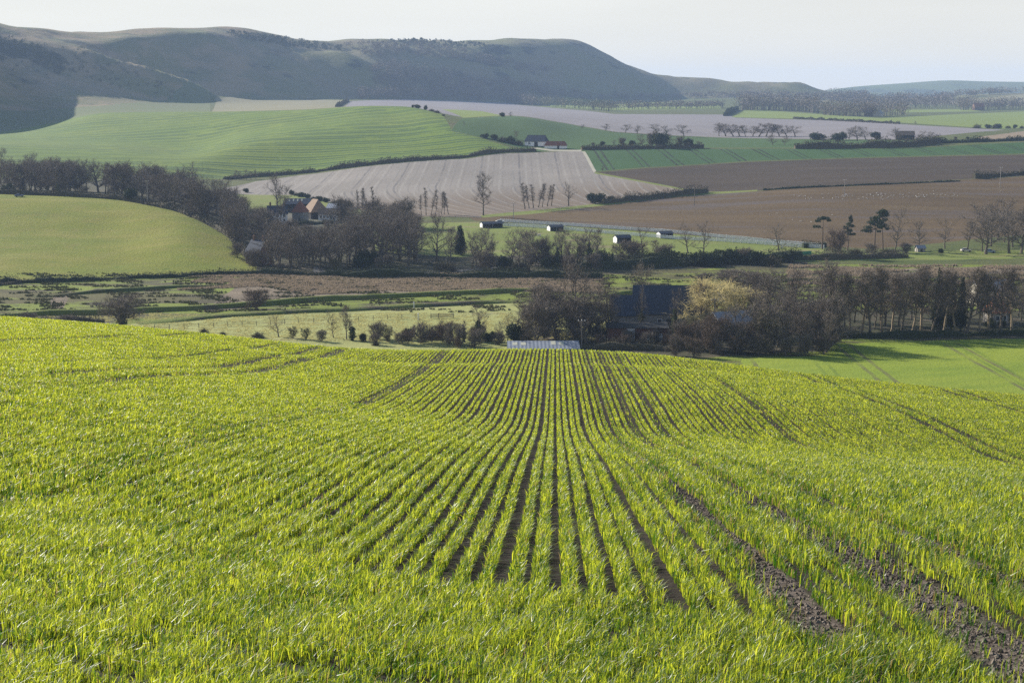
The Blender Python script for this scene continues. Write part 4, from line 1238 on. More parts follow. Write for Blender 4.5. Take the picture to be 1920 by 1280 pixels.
for w_ in wood_later: wood(*w_)
wood(30, 505, 655, 530, 572, 12, 15.5, ['round', 'tall', 'tall', 'round'], 'tall bare tree crowded in the wood between the cottage and the lane', 'wood beside the cottage')
wood(26, 645, 780, 545, 605, 13, 17, ['round', 'tall', 'round'], 'tall bare tree crowded in the wood below the red-roofed farm tower', 'wood below the farm')
wood(11, 430, 500, 590, 660, 11, 15, ['round', 'thicket', 'round'], 'bare tree in the corner wood at the right end of the meadow', 'corner wood by the meadow')
wood(9, 620, 760, 640, 690, 9, 13, ['round', 'thicket'], 'smaller bare tree at the back of the wood near the farm roofs', 'back of the wood')
many([
    ('ivied', 446, 450, 372, 'dark ivy-clad tree leaning over the upper right end of the meadow', dict(d=612, wide=1.15, v=1)),
    ('round', 518, 400, 325, 'tall bare tree standing left of the small lit pasture by the farm', dict(d=770, wide=.7)),
    ('round', 522, 425, 345, 'bare tree in front of the white farmhouse', dict(d=690, wide=.6)),
    ('thicket', 473, 505, 468, 'bare thicket hiding the foot of the brick cottage', dict(d=537, wide=1.0)),
    ('round', 494, 505, 448, 'bare tree overlapping the right corner of the brick cottage', dict(d=536, wide=.7)),
    ('thicket', 440, 492, 455, 'bare thicket where the meadow corner meets the cottage', dict(d=560, wide=1.1)),
    ('thicket', 462, 500, 470, 'low thicket below the cottage beside the meadow fence', dict(d=545, wide=1.0)),
    ('budding', 628, 508, 480, 'olive bush beside the lane under the lit trunks', dict(d=530)),
    ('thicket', 540, 512, 494, 'low dark thicket left of the lane bend', dict(d=525, wide=1.3)),
    ('thicket', 520, 512, 492, 'low dark thicket below the cottage gable', dict(d=528, wide=1.3)),
    ('tall', 765, 492, 402, 'tall bare tree at the left of the open paddock trees', dict(d=556, wide=1.1, v=0)),
    ('round', 817, 490, 398, 'broad bare tree with clear trunk left of the dark conifer', dict(d=562, wide=.7, v=0)),
    ('conifer', 862, 478, 420, 'broad near-black conifer in the row below the horse paddock', dict(d=580, wide=.95)),
    ('tall', 842, 498, 425, 'slim bare tree overlapping the dark conifer', dict(d=545, wide=.9)),
    ('round', 893, 500, 432, 'bare tree just right of the dark conifer', dict(d=540, wide=.6, v=1)),
    ('round', 917, 490, 425, 'rounded bare tree in front of the long horse shelter', dict(d=556, wide=.62, v=2)),
    ('open', 956, 498, 428, 'bare tree with upswept limbs right of the rounded one below the paddock', dict(d=545, wide=.75)),
    ('round', 985, 497, 430, 'wide bare tree in the middle of the row below the paddock', dict(d=548, wide=.72, v=3)),
    ('thicket', 1018, 498, 446, 'brown rounded thicket left of the first ivy column', dict(d=545, wide=.9)),
    ('ivied', 1046, 500, 436, 'bare tree with a dark ivy column, leftmost of the ivy columns below the paddock', dict(d=542, wide=.7, v=0)),
    ('ivied_pole', 1066, 500, 450, 'narrow dark ivy column between two taller ones below the paddock', dict(d=540, wide=.9)),
    ('ivied_pole', 1087, 500, 442, 'flame-shaped dark ivy column below the paddock', dict(d=540, wide=1.1)),
    ('ivied', 1106, 500, 426, 'tall twiggy ivy column, rightmost below the paddock', dict(d=540, wide=.72, v=2)),
    ('open', 1208, 482, 424, 'leaning bare tree between the two right-hand horse shelters', dict(d=578, wide=.95, v=0)),
    ('tall', 1231, 482, 450, 'small bare sapling right of the leaning tree by the paddock', dict(d=578, wide=1.5)),
    ('open', 1293, 476, 417, 'forked bare tree right of the last horse shelter', dict(d=588, wide=.95, v=1)),
    ('open', 1322, 480, 413, 'tall-crowned bare tree right of the forked one by the paddock', dict(d=582, wide=.8, v=2)),
    ('open', 1465, 468, 418, 'gnarled bare tree standing by the white fence near the green netting', dict(d=600, wide=.95, v=2)),
    ('pine0', 1547, 464, 405, 'umbrella-topped pine standing alone at the left of the pines', dict(d=604, rz=0, wide=1.0)),
    ('pine1', 1595, 467, 402, 'narrow ragged pine, second from the left', dict(d=600, rz=0, wide=.85)),
    ('pine2', 1646, 467, 404, 'wide flat-branched pine leaning left beside the tallest pine', dict(d=600, rz=0, wide=.9)),
    ('pine3', 1662, 465, 390, 'tallest pine with stacked dark crowns', dict(d=604, rz=0, wide=.8)),
    ('open', 1685, 474, 384, 'tall sparse bare tree right beside the tallest pine', dict(d=590, wide=.62, v=1)),
    ('reddish', 1576, 486, 430, 'large rounded grey-brown shrub below the umbrella-topped pine', dict(d=572, wide=.95)),
    ('round', 1730, 470, 412, 'bare tree behind the little garden shed', dict(d=602, wide=.75, v=2)),
    ('open', 1779, 470, 409, 'low spreading bare tree right of the little garden shed', dict(d=604, wide=.85, v=0)),
    ('tall', 1822, 470, 412, 'slim bare tree left of the right-hand wood', dict(d=604, wide=1.1)),
    ('ever_bush', 1772, 476, 464, 'small round dark bush on the lawn below the right-hand wood', dict(d=588, wide=.7)),
])
wood(12, 1835, 1990, 585, 640, 12, 17, ['round', 'tall', 'round'], 'bare tree in the wood at the right edge below the brown field', 'right-hand wood by the brown field')
for i, (px, h, k) in enumerate([(1128, 6, 'ever_bush'), (1150, 5, 'ivied_pole'), (1178, 8.5, 'thicket'), (1196, 8, 'reddish'), (1222, 5, 'ever_bush'), (1248, 6.5, 'thicket'), (1262, 5.5, 'ever_bush'), (1285, 5, 'thorn_bush'), (1308, 5, 'ever_bush'), (1330, 6, 'ever_bush'), (1355, 5, 'ever_bush'), (1378, 6, 'ever_bush'), (1400, 6, 'thicket'), (1424, 5.5, 'ever_bush'), (1450, 5, 'thorn_bush'), (1478, 5, 'ever_bush'), (1610, 4, 'thorn_bush'), (1640, 4.5, 'thicket'), (1675, 4.5, 'thorn_bush'), (1705, 4, 'thicket')]):
    nm = {'ever_bush': 'dark evergreen bush', 'ivied_pole': 'ivy-covered stump', 'thicket': 'bare thicket', 'reddish': 'reddish bare thicket', 'thorn_bush': 'low thorn bush'}[k]
    plant(k, D(px, 546 + (i * 11) % 14 + (30 if px > 1500 else 0)), h, '%s, %s from left in the shaded shrub belt below the paddock' % (nm, ORD[i]), 'shaded shrub belt below the paddock', 1.25)

# 4. thin trees and hedgerow trees at the foot of the chalk field
for i, (px, base, top) in enumerate([(671, 408, 356), (680, 408, 352), (692, 410, 356), (703, 410, 350)]):
    spot('pole', px, base, top, '%s from the left of four thin pole-like trees behind the farm wood' % ORD[i], group='thin trees behind the farm wood', wide=1.0)
for i, (px, base, top) in enumerate([(790, 405, 366), (799, 404, 352), (808, 404, 356), (817, 403, 368), (828, 402, 360), (833, 402, 362), (841, 402, 358)]):
    spot('pole', px, base, top, '%s from left of the thin trunks below the chalk field' % ORD[i], group='thin trunks at the chalk field edge', wide=1.1)
for i, px in enumerate([984, 992, 1000, 1009, 1017, 1026, 1034]):
    spot('pole', px, 392 - i, 343 + (i * 5) % 7, '%s from left in the close row of slim trees by the oak-like tree' % ORD[i], group='close row of slim trees', wide=1.5)
many([
    ('tall', 906, 404, 325, 'tallest lone column-shaped bare tree in front of the chalk field', dict(wide=.85, v=1)),
    ('open', 1066, 386, 340, 'spreading oak-like bare tree at the right end of the slim tree row', dict(wide=.95)),
    ('ever_bush', 1108, 381, 360, 'dark bush, left one right of the oak-like tree', dict(wide=.9)),
    ('ever_bush', 1124, 380, 360, 'dark bush, right one right of the oak-like tree', dict(wide=.8)),
    ('ever_bush', 1146, 377, 366, 'low dark bush at the start of the brown field hedge', dict(wide=1.2)),
    ('ever_bush', 460, 361, 352, 'dark flat bush at the left corner of the chalk field', dict(wide=1.3)),
    ('round', 1129, 323, 310, 'lone round bush at the corner of the chalk and dark green fields', dict(wide=.75)),
])
for i, px in enumerate([547, 556, 566, 576, 588, 600, 612, 627, 640, 655]):
    spot('ever_bush' if i % 3 != 1 else 'thorn_bush', px, 365 + (px - 547) * .22, 355 + (px - 547) * .21 - (2 if i > 7 else 0), '%s from left in the bush row above the farm pasture' % ORD[i], group='bush row above the farm', wide=1.0)

# 5. the belt behind the meadow
rg = np.random.default_rng(43)
md = lambda px: 722 - max(0, px - 200) * .40
wood(30, -60, 215, lambda p: md(p), lambda p: md(p) + 75, 13, 16.5, ['round', 'round', 'thicket', 'tall'], 'bare tree in the dense belt along the left half of the meadow top', 'belt above the meadow, left half')
wood(28, 215, 435, lambda p: md(p), lambda p: md(p) + 95, 11.5, 16, ['round', 'round', 'thicket'], 'bare tree in the dense belt along the right half of the meadow top', 'belt above the meadow, right half')
many([
    ('round', 6, 312, 277, 'round bare tree at the left edge, on the skyline of the belt', dict(d=905, wide=.85)),
    ('round', 58, 318, 286, 'fan-shaped bare tree standing above the belt near the left edge', dict(d=915, wide=.75)),
    ('round', 108, 320, 294, 'pale bare tree above the belt, third from the left edge', dict(d=920, wide=.8)),
    ('round', 239, 332, 310, 'small rounded bare tree above the middle of the belt', dict(d=905, wide=.9)),
    ('round', 285, 338, 315, 'rounded bare tree above the belt left of the spreading one', dict(d=890, wide=.9)),
    ('open', 356, 348, 303, 'spreading bare tree with dark limbs above the right part of the belt', dict(d=850, wide=1.15)),
    ('ivied', 105, 370, 322, 'dark ivy-covered tree inside the belt above the meadow', dict(d=706, wide=.8)),
    ('ever_bush', 12, 368, 342, 'dark evergreen mass at the left edge of the meadow top', dict(d=712, wide=1.1)),
    ('ever_bush', 245, 383, 350, 'dark evergreen mass in the belt above the meadow', dict(d=690, wide=1.0)),
    ('ever_bush', 182, 374, 362, 'low dark evergreen at the foot of the belt', dict(d=704, wide=1.1)),
])
for i, px in enumerate([441, 450, 461, 470, 479]):
    spot('round', px, 334, 318 + i % 2 * 2, '%s from left of the small round trees below the wheat hill' % ORD[i], d=975, group='small round trees below the wheat hill', wide=.8)

# 6. hedgerow trees in the middle distance
for i, (px, base, top) in enumerate([(1090, 247, 233), (1135, 250, 232), (1172, 250, 233), (1194, 252, 235), (1232, 254, 232), (1250, 255, 236), (1282, 258, 234)]):
    spot('round', px, base, top, '%s from left of the hedgerow trees between green and grey fields' % ORD[i], group='hedgerow trees below the grey field', wide=1.6, d=1290)
for i, (px, top) in enumerate([(1112, 267), (1130, 264), (1150, 262), (1166, 258), (1186, 262), (1205, 252), (1222, 248), (1240, 246), (1256, 250), (1274, 256), (1290, 258), (1306, 264)]):
    spot(['thicket', 'ever_bush', 'round'][i % 3], px, 278, top, '%s from the left in the copse right of the far barn' % ORD[i], d=1092 + (i * 7) % 16, group='copse right of the far barn', wide=1.1)
for i, px in enumerate([1347, 1360, 1374, 1386, 1397, 1410, 1422, 1435, 1446, 1460, 1474, 1490]):
    spot('round' if i % 4 else 'tall', px, 260, 231 + (i * 7) % 6, '%s from left in the bare tree line on the grey field edge' % ORD[i], d=1330, group='tree line on the grey field edge', wide=1.9)
for i, (px, base, top, k) in enumerate([(1448, 276, 252, 'round'), (1470, 277, 255, 'round'), (1528, 261, 247, 'ever_bush'), (1572, 262, 246, 'ever_bush'), (1590, 262, 240, 'round'), (1606, 262, 236, 'round'), (1622, 262, 238, 'round'), (1640, 263, 246, 'ever_bush'), (1680, 264, 240, 'round'), (1694, 266, 252, 'thicket'), (1724, 268, 246, 'round'), (1742, 268, 247, 'round'), (1790, 266, 256, 'thicket'), (1812, 266, 256, 'ever_bush')]):
    spot(k, px, base, top, '%s from left among the hedge trees above the dark green field' % ORD[i], d=1150 if i < 2 else 1215 + (i * 17) % 40, group='hedge trees above the dark green field', wide=1.4)
for i, (px, top) in enumerate([(1832, 230), (1853, 232), (1866, 230), (1872, 231), (1890, 233), (1904, 233), (1916, 234)]):
    spot('ever_bush' if i % 2 else 'thorn_bush', px, 241, top, '%s from left of the bushes at the right edge of the grey field' % ORD[i], group='bushes at the right of the grey field', wide=1.1)
many([
    ('open', 871, 250, 226, 'lone bare tree at the left end of the dark green hillside', dict(d=1148, wide=.8)),
    ('ever_bush', 776, 203, 196, 'leftmost dark bush on the crest of the wheat hill', dict(d=1290, wide=1.0)),
    ('ever_bush', 783, 203, 195, 'second dark bush on the crest of the wheat hill', dict(d=1290, wide=1.0)),
    ('ever_bush', 799, 205, 196, 'upright dark bush on the crest of the wheat hill', dict(d=1280, wide=.6)),
    ('thorn_bush', 810, 210, 201, 'brown bush where the wheat hill crest turns down', dict(d=1262, wide=1.3)),
    ('thorn_bush', 820, 214, 205, 'brown bush lower down the wheat hill edge', dict(d=1240, wide=1.4)),
    ('ever_bush', 832, 220, 214, 'small dark bush at the lower end of the wheat hill edge', dict(d=1210, wide=1.2)),
    ('ever_bush', 942, 218, 210, 'dark bush on the skyline of the dark green hillside', dict(d=1320, wide=1.2)),
    ('round', 957, 219, 210, 'pale bush beside the dark one on the dark green hillside', dict(d=1320, wide=1.0)),
    ('ever_bush', 909, 259, 249, 'dark bush at the left end of the row by the far barn', dict(d=1095, wide=1.3)),
    ('ever_bush', 925, 263, 251, 'dark bush second in the row by the far barn', dict(d=1090, wide=1.4)),
    ('thorn_bush', 942, 267, 253, 'brown bush in the row by the far barn', dict(d=1085, wide=1.4)),
    ('ever_bush', 957, 270, 254, 'dark bush third in the row by the far barn', dict(d=1080, wide=1.2)),
    ('thorn_bush', 972, 272, 257, 'brown bush touching the far barn', dict(d=1078, wide=1.2)),
    ('round', 968, 262, 245, 'bare tree behind the far barn', dict(d=1110, wide=1.0)),
    ('round', 1716, 234, 227, 'single round bush in the bright pasture on the right', dict(wide=1.2)),
])


# ------------------------------------------------------------------ hedges
def poly3(pts, step):
    Q = [np.array(D(p[1], p[2])) if p[0] == 'D' else P(p[0], p[1], 200) for p in pts]
    out = []
    for a, b in zip(Q, Q[1:]):
        n = max(1, int(math.hypot(*(b - a)[:2]) / step))
        for i in range(n):
            q = a + (b - a) * i / n
            out.append(np.array((q[0], q[1], float(H(q[0], q[1])))))
    out.append(Q[-1])
    return np.array(out)


def hedge(label, pts, h, w, mat='hedge', seed=0, dens=16, group=None, vary=.5):
    rng = np.random.default_rng(500 + seed)
    C = poly3(pts, max(1.2, h * .6))
    d = np.mean(C[:, 1]); leaf = max(.16, d * .00036)
    T = np.gradient(C, axis=0); T /= np.linalg.norm(T, axis=1, keepdims=True)
    S = np.cross(T, np.array((0, 0, 1.0))); S /= np.linalg.norm(S, axis=1, keepdims=True)
    n = len(C)
    hh = h * (1 + vary * np.convolve(rng.normal(0, 1.2, n + 4), np.ones(5) / 5, 'valid')[:n])
    ww = w * (1 + .2 * np.convolve(rng.normal(0, 1.2, n + 4), np.ones(5) / 5, 'valid')[:n])
    prof = [(-.5, -.2), (-.5, .55), (-.28, .86), (.28, .86), (.5, .55), (.5, -.2)]
    V = np.concatenate([C + S * (a * ww)[:, None] * .7 + np.array((0, 0, 1)) * (b * .72 * hh)[:, None] for a, b in prof])
    Fq = []
    for k in range(5):
        i = np.arange(n - 1)
        Fq.append(np.stack([k * n + i, k * n + i + 1, (k + 1) * n + i + 1, (k + 1) * n + i], 1))
    Fq = np.concatenate(Fq); Ft = np.concatenate([Fq[:, :3], Fq[:, [0, 2, 3]]])
    ends = np.array([[0, k * n, (k + 1) * n] for k in range(1, 5)] + [[n - 1, k * n + n - 1, (k + 1) * n + n - 1] for k in range(1, 5)])
    Ft = np.concatenate([Ft, ends])
    L = np.linalg.norm(np.diff(C, axis=0), axis=1).sum()
    m = int(min(L * dens * (.16 / leaf) ** 1.2 * (h + w), 26000))
    f = rng.uniform(0, n - 1.001, m); i = f.astype(int); g = (f - i)[:, None]
    c = C[i] * (1 - g) + C[i + 1] * g
    th = rng.uniform(0, math.pi, m)
    ca, sa = np.cos(th), np.sin(th)
    rr = rng.uniform(.6, 1.2, m)
    Q = c + S[i] * (np.sign(ca) * np.abs(ca) ** .6 * ww[i] * .5 * rr)[:, None] + np.array((0, 0, 1)) * (sa ** .7 * hh[i] * rr * .95)[:, None]
    V2, F2 = leaves(rng, Q, leaf)
    Va, Fa = join([(V, Ft), (V2, F2)])
    o = link(bpy.data.objects.new('hedge', np_mesh('hedge', Va, Fa, [M[mat]])))
    tag(o, label, 'hedge', group)
    return o


hedge('long dark hedge along the bottom edge of the left meadow', [('D', -700, 494), ('D', 0, 494), (70, 530), (260, 521), (380, 517), (480, 514), (560, 516), (640, 518)], 1.9, 2.2, 'ever', 1)
hedge('dark scrubby hedge in the bottom left corner of the meadow', [(-30, 536), (5, 534), (38, 530)], 3.0, 3, 'hedge', 2)
hedge('dark shaded hedge along the river below the farm wood', [(640, 519), (760, 520), (900, 521), (1020, 521), (1130, 522)], 3.2, 4, 'ever', 3)
hedge('dark hedge at the foot of the shrub belt below the paddock', [(1085, 508), (1200, 502), (1330, 496), (1500, 487)], 4.2, 4, 'ever', 4)
hedge('low dark hedge between the wheat hill and the chalk field', [('D', 420, 975), (470, 332), (560, 325.5), (700, 308.5), (850, 296.5), (1005, 283.5)], 2.6, 3.2, 'hedge', 5)
hedge('clipped hedge running out into the brown field', [(1130, 382), (1170, 378), (1240, 370), (1290, 365), (1327, 361)], 3.4, 2.5, 'hedge', 6)
hedge('dark hedge at the right edge of the upper brown field', [(1826, 335), (1870, 331), (1925, 327), (1990, 322)], 2.8, 2.5, 'hedge', 7)
hedge('thin low hedge line dividing the ploughed and brown fields', [(1430, 357), (1560, 350), (1680, 345), (1800, 340)], .8, 1.2, 'ever', 8)
hedge('clipped evergreen hedge by the white fence near the pines', [(1505, 465), (1530, 464), (1548, 463)], 3.0, 2.0, 'ever', 9)
hedge('hedge below the copse right of the far barn', [(1090, 281), (1140, 280), (1200, 279), (1260, 278.5), (1318, 278)], 3.4, 4, 'hedge', 10)
hedge('hedge running below the hedge trees above the dark green field', [(1490, 279), (1560, 278), (1640, 277), (1700, 275), (1760, 270)], 5.0, 5, 'hedge', 11)
hedge('dark hedge along the right end of the dark green field', [(1755, 269.5), (1800, 268), (1860, 266), (1925, 264), (2000, 262)], 4.0, 3, 'ever', 12)
hedge('low hedge between the bright pasture and the grey field', [(1488, 223), (1530, 225), (1590, 228), (1650, 231), (1686, 233)], 2.4, 3.5, 'hedge', 13)
hedge('dark hedge beside the sunken track in the grey field', [(1360, 218), (1368, 213), (1382, 207)], 5, 5, 'ever', 14)
hedge('short hedge at the corner of the dry grass field', [(632, 201), (645, 194), (652, 190.5)], 3, 4, 'hedge', 15)
hedge('near-black hedge along the far side of the second wheat field', [('D', 1580, 374), ('D', 1660, 375), ('D', 1760, 376), ('D', 1850, 378), ('D', 2000, 380)], 2.0, 1.6, 'ever', 16)
hedge('ragged hedge behind the ivy-clad thicket at the left of the flood meadow', [('D', -200, 400), ('D', 20, 404), ('D', 100, 404), ('D', 180, 402)], 2.2, 3, 'hedge', 17)
hedge('dark hedge at the foot of the farm buildings', [(540, 424), (600, 420), (650, 418), (690, 416)], 2.2, 2.5, 'ever', 18)
hedge('overgrown hedge at the foot of the belt above the meadow', [('D', -300, 708), ('D', 0, 707), ('D', 120, 702), ('D', 220, 694), ('D', 330, 664), ('D', 400, 632), ('D', 430, 608)], 2.6, 4, 'hedge', 19)
hedge('thorny hedge down the right end of the meadow', [('D', 432, 604), (446, 461), (462, 480), (486, 500)], 2.4, 3, 'hedge', 20)
hedge('bramble bank in front of the black barns', [('D', 1105, 358), ('D', 1180, 357), ('D', 1270, 354)], 2.0, 4, 'hedge', 23, vary=.5)
hedge('dark hedge below the pines and garden', [(1500, 487), (1580, 486), (1650, 484), (1700, 482)], 2.8, 4, 'hedge', 21)


# ------------------------------------------------------------------ distant woods that read as one mass
def woodland(name, label, spots, mat, h, per=46, seed=0, leaf=None):
    rng = np.random.default_rng(600 + seed)
    parts = []
    for p in spots:
        hh = h * rng.uniform(.7, 1.25); r = hh * rng.uniform(.42, .62)
        lf = leaf or max(.5, p[1] * .00034)
        n = per
        v = rv(rng, n) * (rng.uniform(.2, 1, n) ** .45)[:, None]
        C = p + np.array((0, 0, hh * .6)) + v * np.array((r, r, hh * .42))
        parts.append(leaves(rng, C, lf))
        a = p + rng.normal(0, .1, (2, 3)); parts.append(ribbons(rng, a, a + np.array((0, 0, hh * .6)), hh * .05))
    V, Fc = join(parts)
    o = link(bpy.data.objects.new(name, np_mesh(name, V, Fc, [M[mat]])))
    tag(o, label, None, None, 'stuff')


def in_poly(pts, n, rng, rows=None):
    q = np.array(pts, float); out = []
    lo, hi = q.min(0), q.max(0)
    while len(out) < n:
        x, y = rng.uniform(lo[0], hi[0]), rng.uniform(lo[1], hi[1])
        c = False
        for i in range(len(q)):
            (x0, y0), (x1, y1) = q[i], q[i - 1]
            if (y0 > y) != (y1 > y) and x < (x1 - x0) * (y - y0) / (y1 - y0) + x0: c = not c
        if c: out.append(P(x, y, 1000))
    return out


def along(pts, n, rng, depth=40):
    out = []
    for i in range(n):
        f = rng.uniform(0, len(pts) - 1.001); k = int(f); g = f - k
        p = P(pts[k][0] * (1 - g) + pts[k+1][0] * g, pts[k][1] * (1 - g) + pts[k+1][1] * g, 1000)
        d = p[1] + rng.uniform(0, depth); s = d / p[1]
        out.append(np.array((p[0] * s, d, float(H(p[0] * s, d)))))
    return out


rg = np.random.default_rng(44)
woodland('hanging_woodland', 'bare woodland clinging to the shaded scarp', in_poly([(695, 128), (740, 122), (800, 132), (900, 150), (990, 158), (1060, 170), (1120, 182), (1090, 187), (960, 180), (850, 178), (740, 176), (705, 160)], 520, rg), 'twig', 13, 40, 1)
woodland('upper_woodland', 'bare woodland and scrub below the brow of the downs', in_poly([(640, 84), (720, 82), (800, 84), (960, 116), (1040, 134), (1000, 140), (880, 116), (760, 104), (700, 110)], 300, rg), 'twig', 9, 40, 2)
woodland('far_treeline', 'long line of bare trees along the foot of the downs', along([(672, 187), (760, 186.5), (860, 189), (950, 193), (1000, 199)], 230, rg, 60), 'twig', 19, 60, 3)
woodland('plantation', 'greenish young plantation above the grey field', along([(930, 191), (990, 198), (1050, 202), (1110, 207), (1142, 210)], 150, rg, 110), 'twig_olive', 16, 60, 4)
woodland('far_treeline', 'low line of trees beyond the grey field', along([(1142, 207), (1210, 205), (1290, 204), (1358, 203)], 150, rg, 50), 'twig', 13, 50, 5)
woodland('far_woodland', 'wooded foot of the downs to the right', in_poly([(1060, 184), (1150, 184), (1250, 182), (1350, 178), (1480, 178), (1560, 182), (1560, 188), (1350, 184), (1200, 188), (1080, 188)], 260, rg), 'twig', 11, 40, 6)
woodland('far_woodland', 'belt of trees right of the sunken track', along([(1384, 208), (1420, 207), (1470, 208), (1505, 210), (1540, 214)], 200, rg, 80), 'twig', 24, 64, 7)
woodland('far_woodland', 'belt of trees around the far farm on the right', along([(1542, 216), (1580, 218), (1620, 219), (1640, 219), (1700, 216)], 190, rg, 70), 'twig', 19, 60, 8)
woodland('far_woodland', 'trees on the plain below the far hills', in_poly([(1550, 182), (1620, 180), (1640, 192), (1700, 186), (1760, 186), (1780, 196), (1830, 198), (1830, 203), (1640, 204), (1560, 196)], 420, rg), 'twig', 19, 50, 9)
woodland('far_woodland', 'trees on the low ridge at the right edge', along([(1760, 189), (1800, 184), (1850, 179), (1900, 176), (1980, 175)], 110, rg, 60), 'twig', 16, 50, 10)
woodland('far_woodland', 'trees around the farm at the right edge', along([(1800, 207), (1850, 206), (1900, 205), (1990, 203)], 140, rg, 60), 'twig', 20, 60, 11)
woodland('downs_scrub', 'dark gorse and thorn scrub dotted over the brow of the downs', in_poly([(425, 60), (480, 64), (560, 76), (640, 88), (650, 96), (560, 92), (480, 80), (430, 68)], 240, rg) + in_poly([(0, 76), (60, 84), (110, 104), (130, 124), (110, 142), (60, 118), (0, 96)], 330, rg) + in_poly([(700, 78), (790, 75), (880, 80), (960, 92), (900, 92), (780, 84)], 160, rg), 'ever', 5, 26, 12)
woodland('downs_scrub', 'sparse thorn bushes scattered down the left spur', in_poly([(0, 60), (100, 70), (200, 110), (330, 170), (380, 186), (300, 190), (200, 160), (100, 150), (0, 130)], 90, rg), 'ever', 5, 26, 13)


# ------------------------------------------------------------------ building materials
def sheet_mat(name, c, pitch=.35, depth=.6, rough=.6, var=.25):
    n = N(name)
    s = n.xyz(n.obpos())
    w = n.math('SINE', n.math('MULTIPLY', s[0], 6.283 / pitch))
    st = n.ramp(n.noise(n.obpos(), .6, 5, .65), .35, .7)
    col = n.mix(st, c, tuple(v * (1 - var) for v in c))
    return n.end(n.bsdf(col, rough, .3, n.bump(w, depth, .06)))


def tile_mat(name, c1, c2):
    n = N(name)
    b = n.n('ShaderNodeTexBrick')
    n.put(b.inputs['Vector'], n.obpos()); b.inputs['Scale'].default_value = 3.0
    n.put(b.inputs['Color1'], c1); n.put(b.inputs['Color2'], c2); n.put(b.inputs['Mortar'], tuple(v * .6 for v in c1))
    f = n.ramp(n.noise(n.obpos(), .9, 4), .4, .7)
    return n.end(n.bsdf(n.mix(n.math('MULTIPLY', f, .5), b.outputs[0], tuple(v * .75 for v in c2)), .85, .2))


M['slate'] = tile_mat('dark_slate', (.05, .062, .088), (.066, .078, .105))
M['red_tile'] = tile_mat('red_roof_tiles', (.30, .115, .065), (.25, .095, .055))
M['brown_tile'] = tile_mat('brown_roof_tiles', (.29, .20, .135), (.24, .165, .11))
M['orange_tile'] = tile_mat('orange_roof_tiles', (.42, .17, .09), (.36, .145, .08))
M['brick'] = tile_mat('old_brick', (.26, .15, .10), (.22, .13, .09))
M['flint'] = simple('flint_wall', (.26, .24, .21), .9, .2, .3, 3)
M['black_wood'] = sheet_mat('tarred_boards', (.03, .028, .026), .3, .5, .85)
M['rust_sheet'] = sheet_mat('rusty_sheet', (.14, .062, .045), .3, .6, .8, .5)
M['grey_sheet'] = sheet_mat('grey_cement_sheet', (.30, .31, .33), .4, .5, .7)
M['pale_sheet'] = sheet_mat('pale_metal_sheet', (.34, .37, .42), .9, .35, .6)
M['white_paint'] = simple('white_paint', (.80, .79, .76), .6, .3, .06)
M['cream'] = simple('cream_render', (.55, .50, .40), .8, .2, .12)
M['glass'] = simple('window_glass', (.03, .035, .045), .15, .5, .2)
M['shaded_sheet'] = sheet_mat('shade_toned_pale_sheet', (.22, .245, .29), .9, .35, .6)  # pale sheet with the low shed's shade put into its colour
M['skylight'] = simple('fibreglass_skylight', (.45, .44, .34), .5, .3, .1)
M['door_white'] = simple('white_door', (.70, .72, .74), .6, .3, .1)
M['pole_wood'] = simple('weathered_pole', (.20, .17, .14), .9, .2, .2)
M['pale_wood'] = simple('pale_weathered_wood', (.34, .31, .27), .9, .2, .2)
M['ochre'] = simple('straw_bales', (.34, .25, .10), .9, .1, .2)
M['net'] = simple('green_netting', (.03, .26, .16), .7, .2, .15)
M['bird'] = simple('white_feathers', (.62, .62, .60), .7, .2, .06)
M['fleece'] = simple('white_fleece', (.66, .62, .54), .95, .1, .15)
M['tyre'] = simple('rubber', (.02, .02, .02), .8, .3, .1)


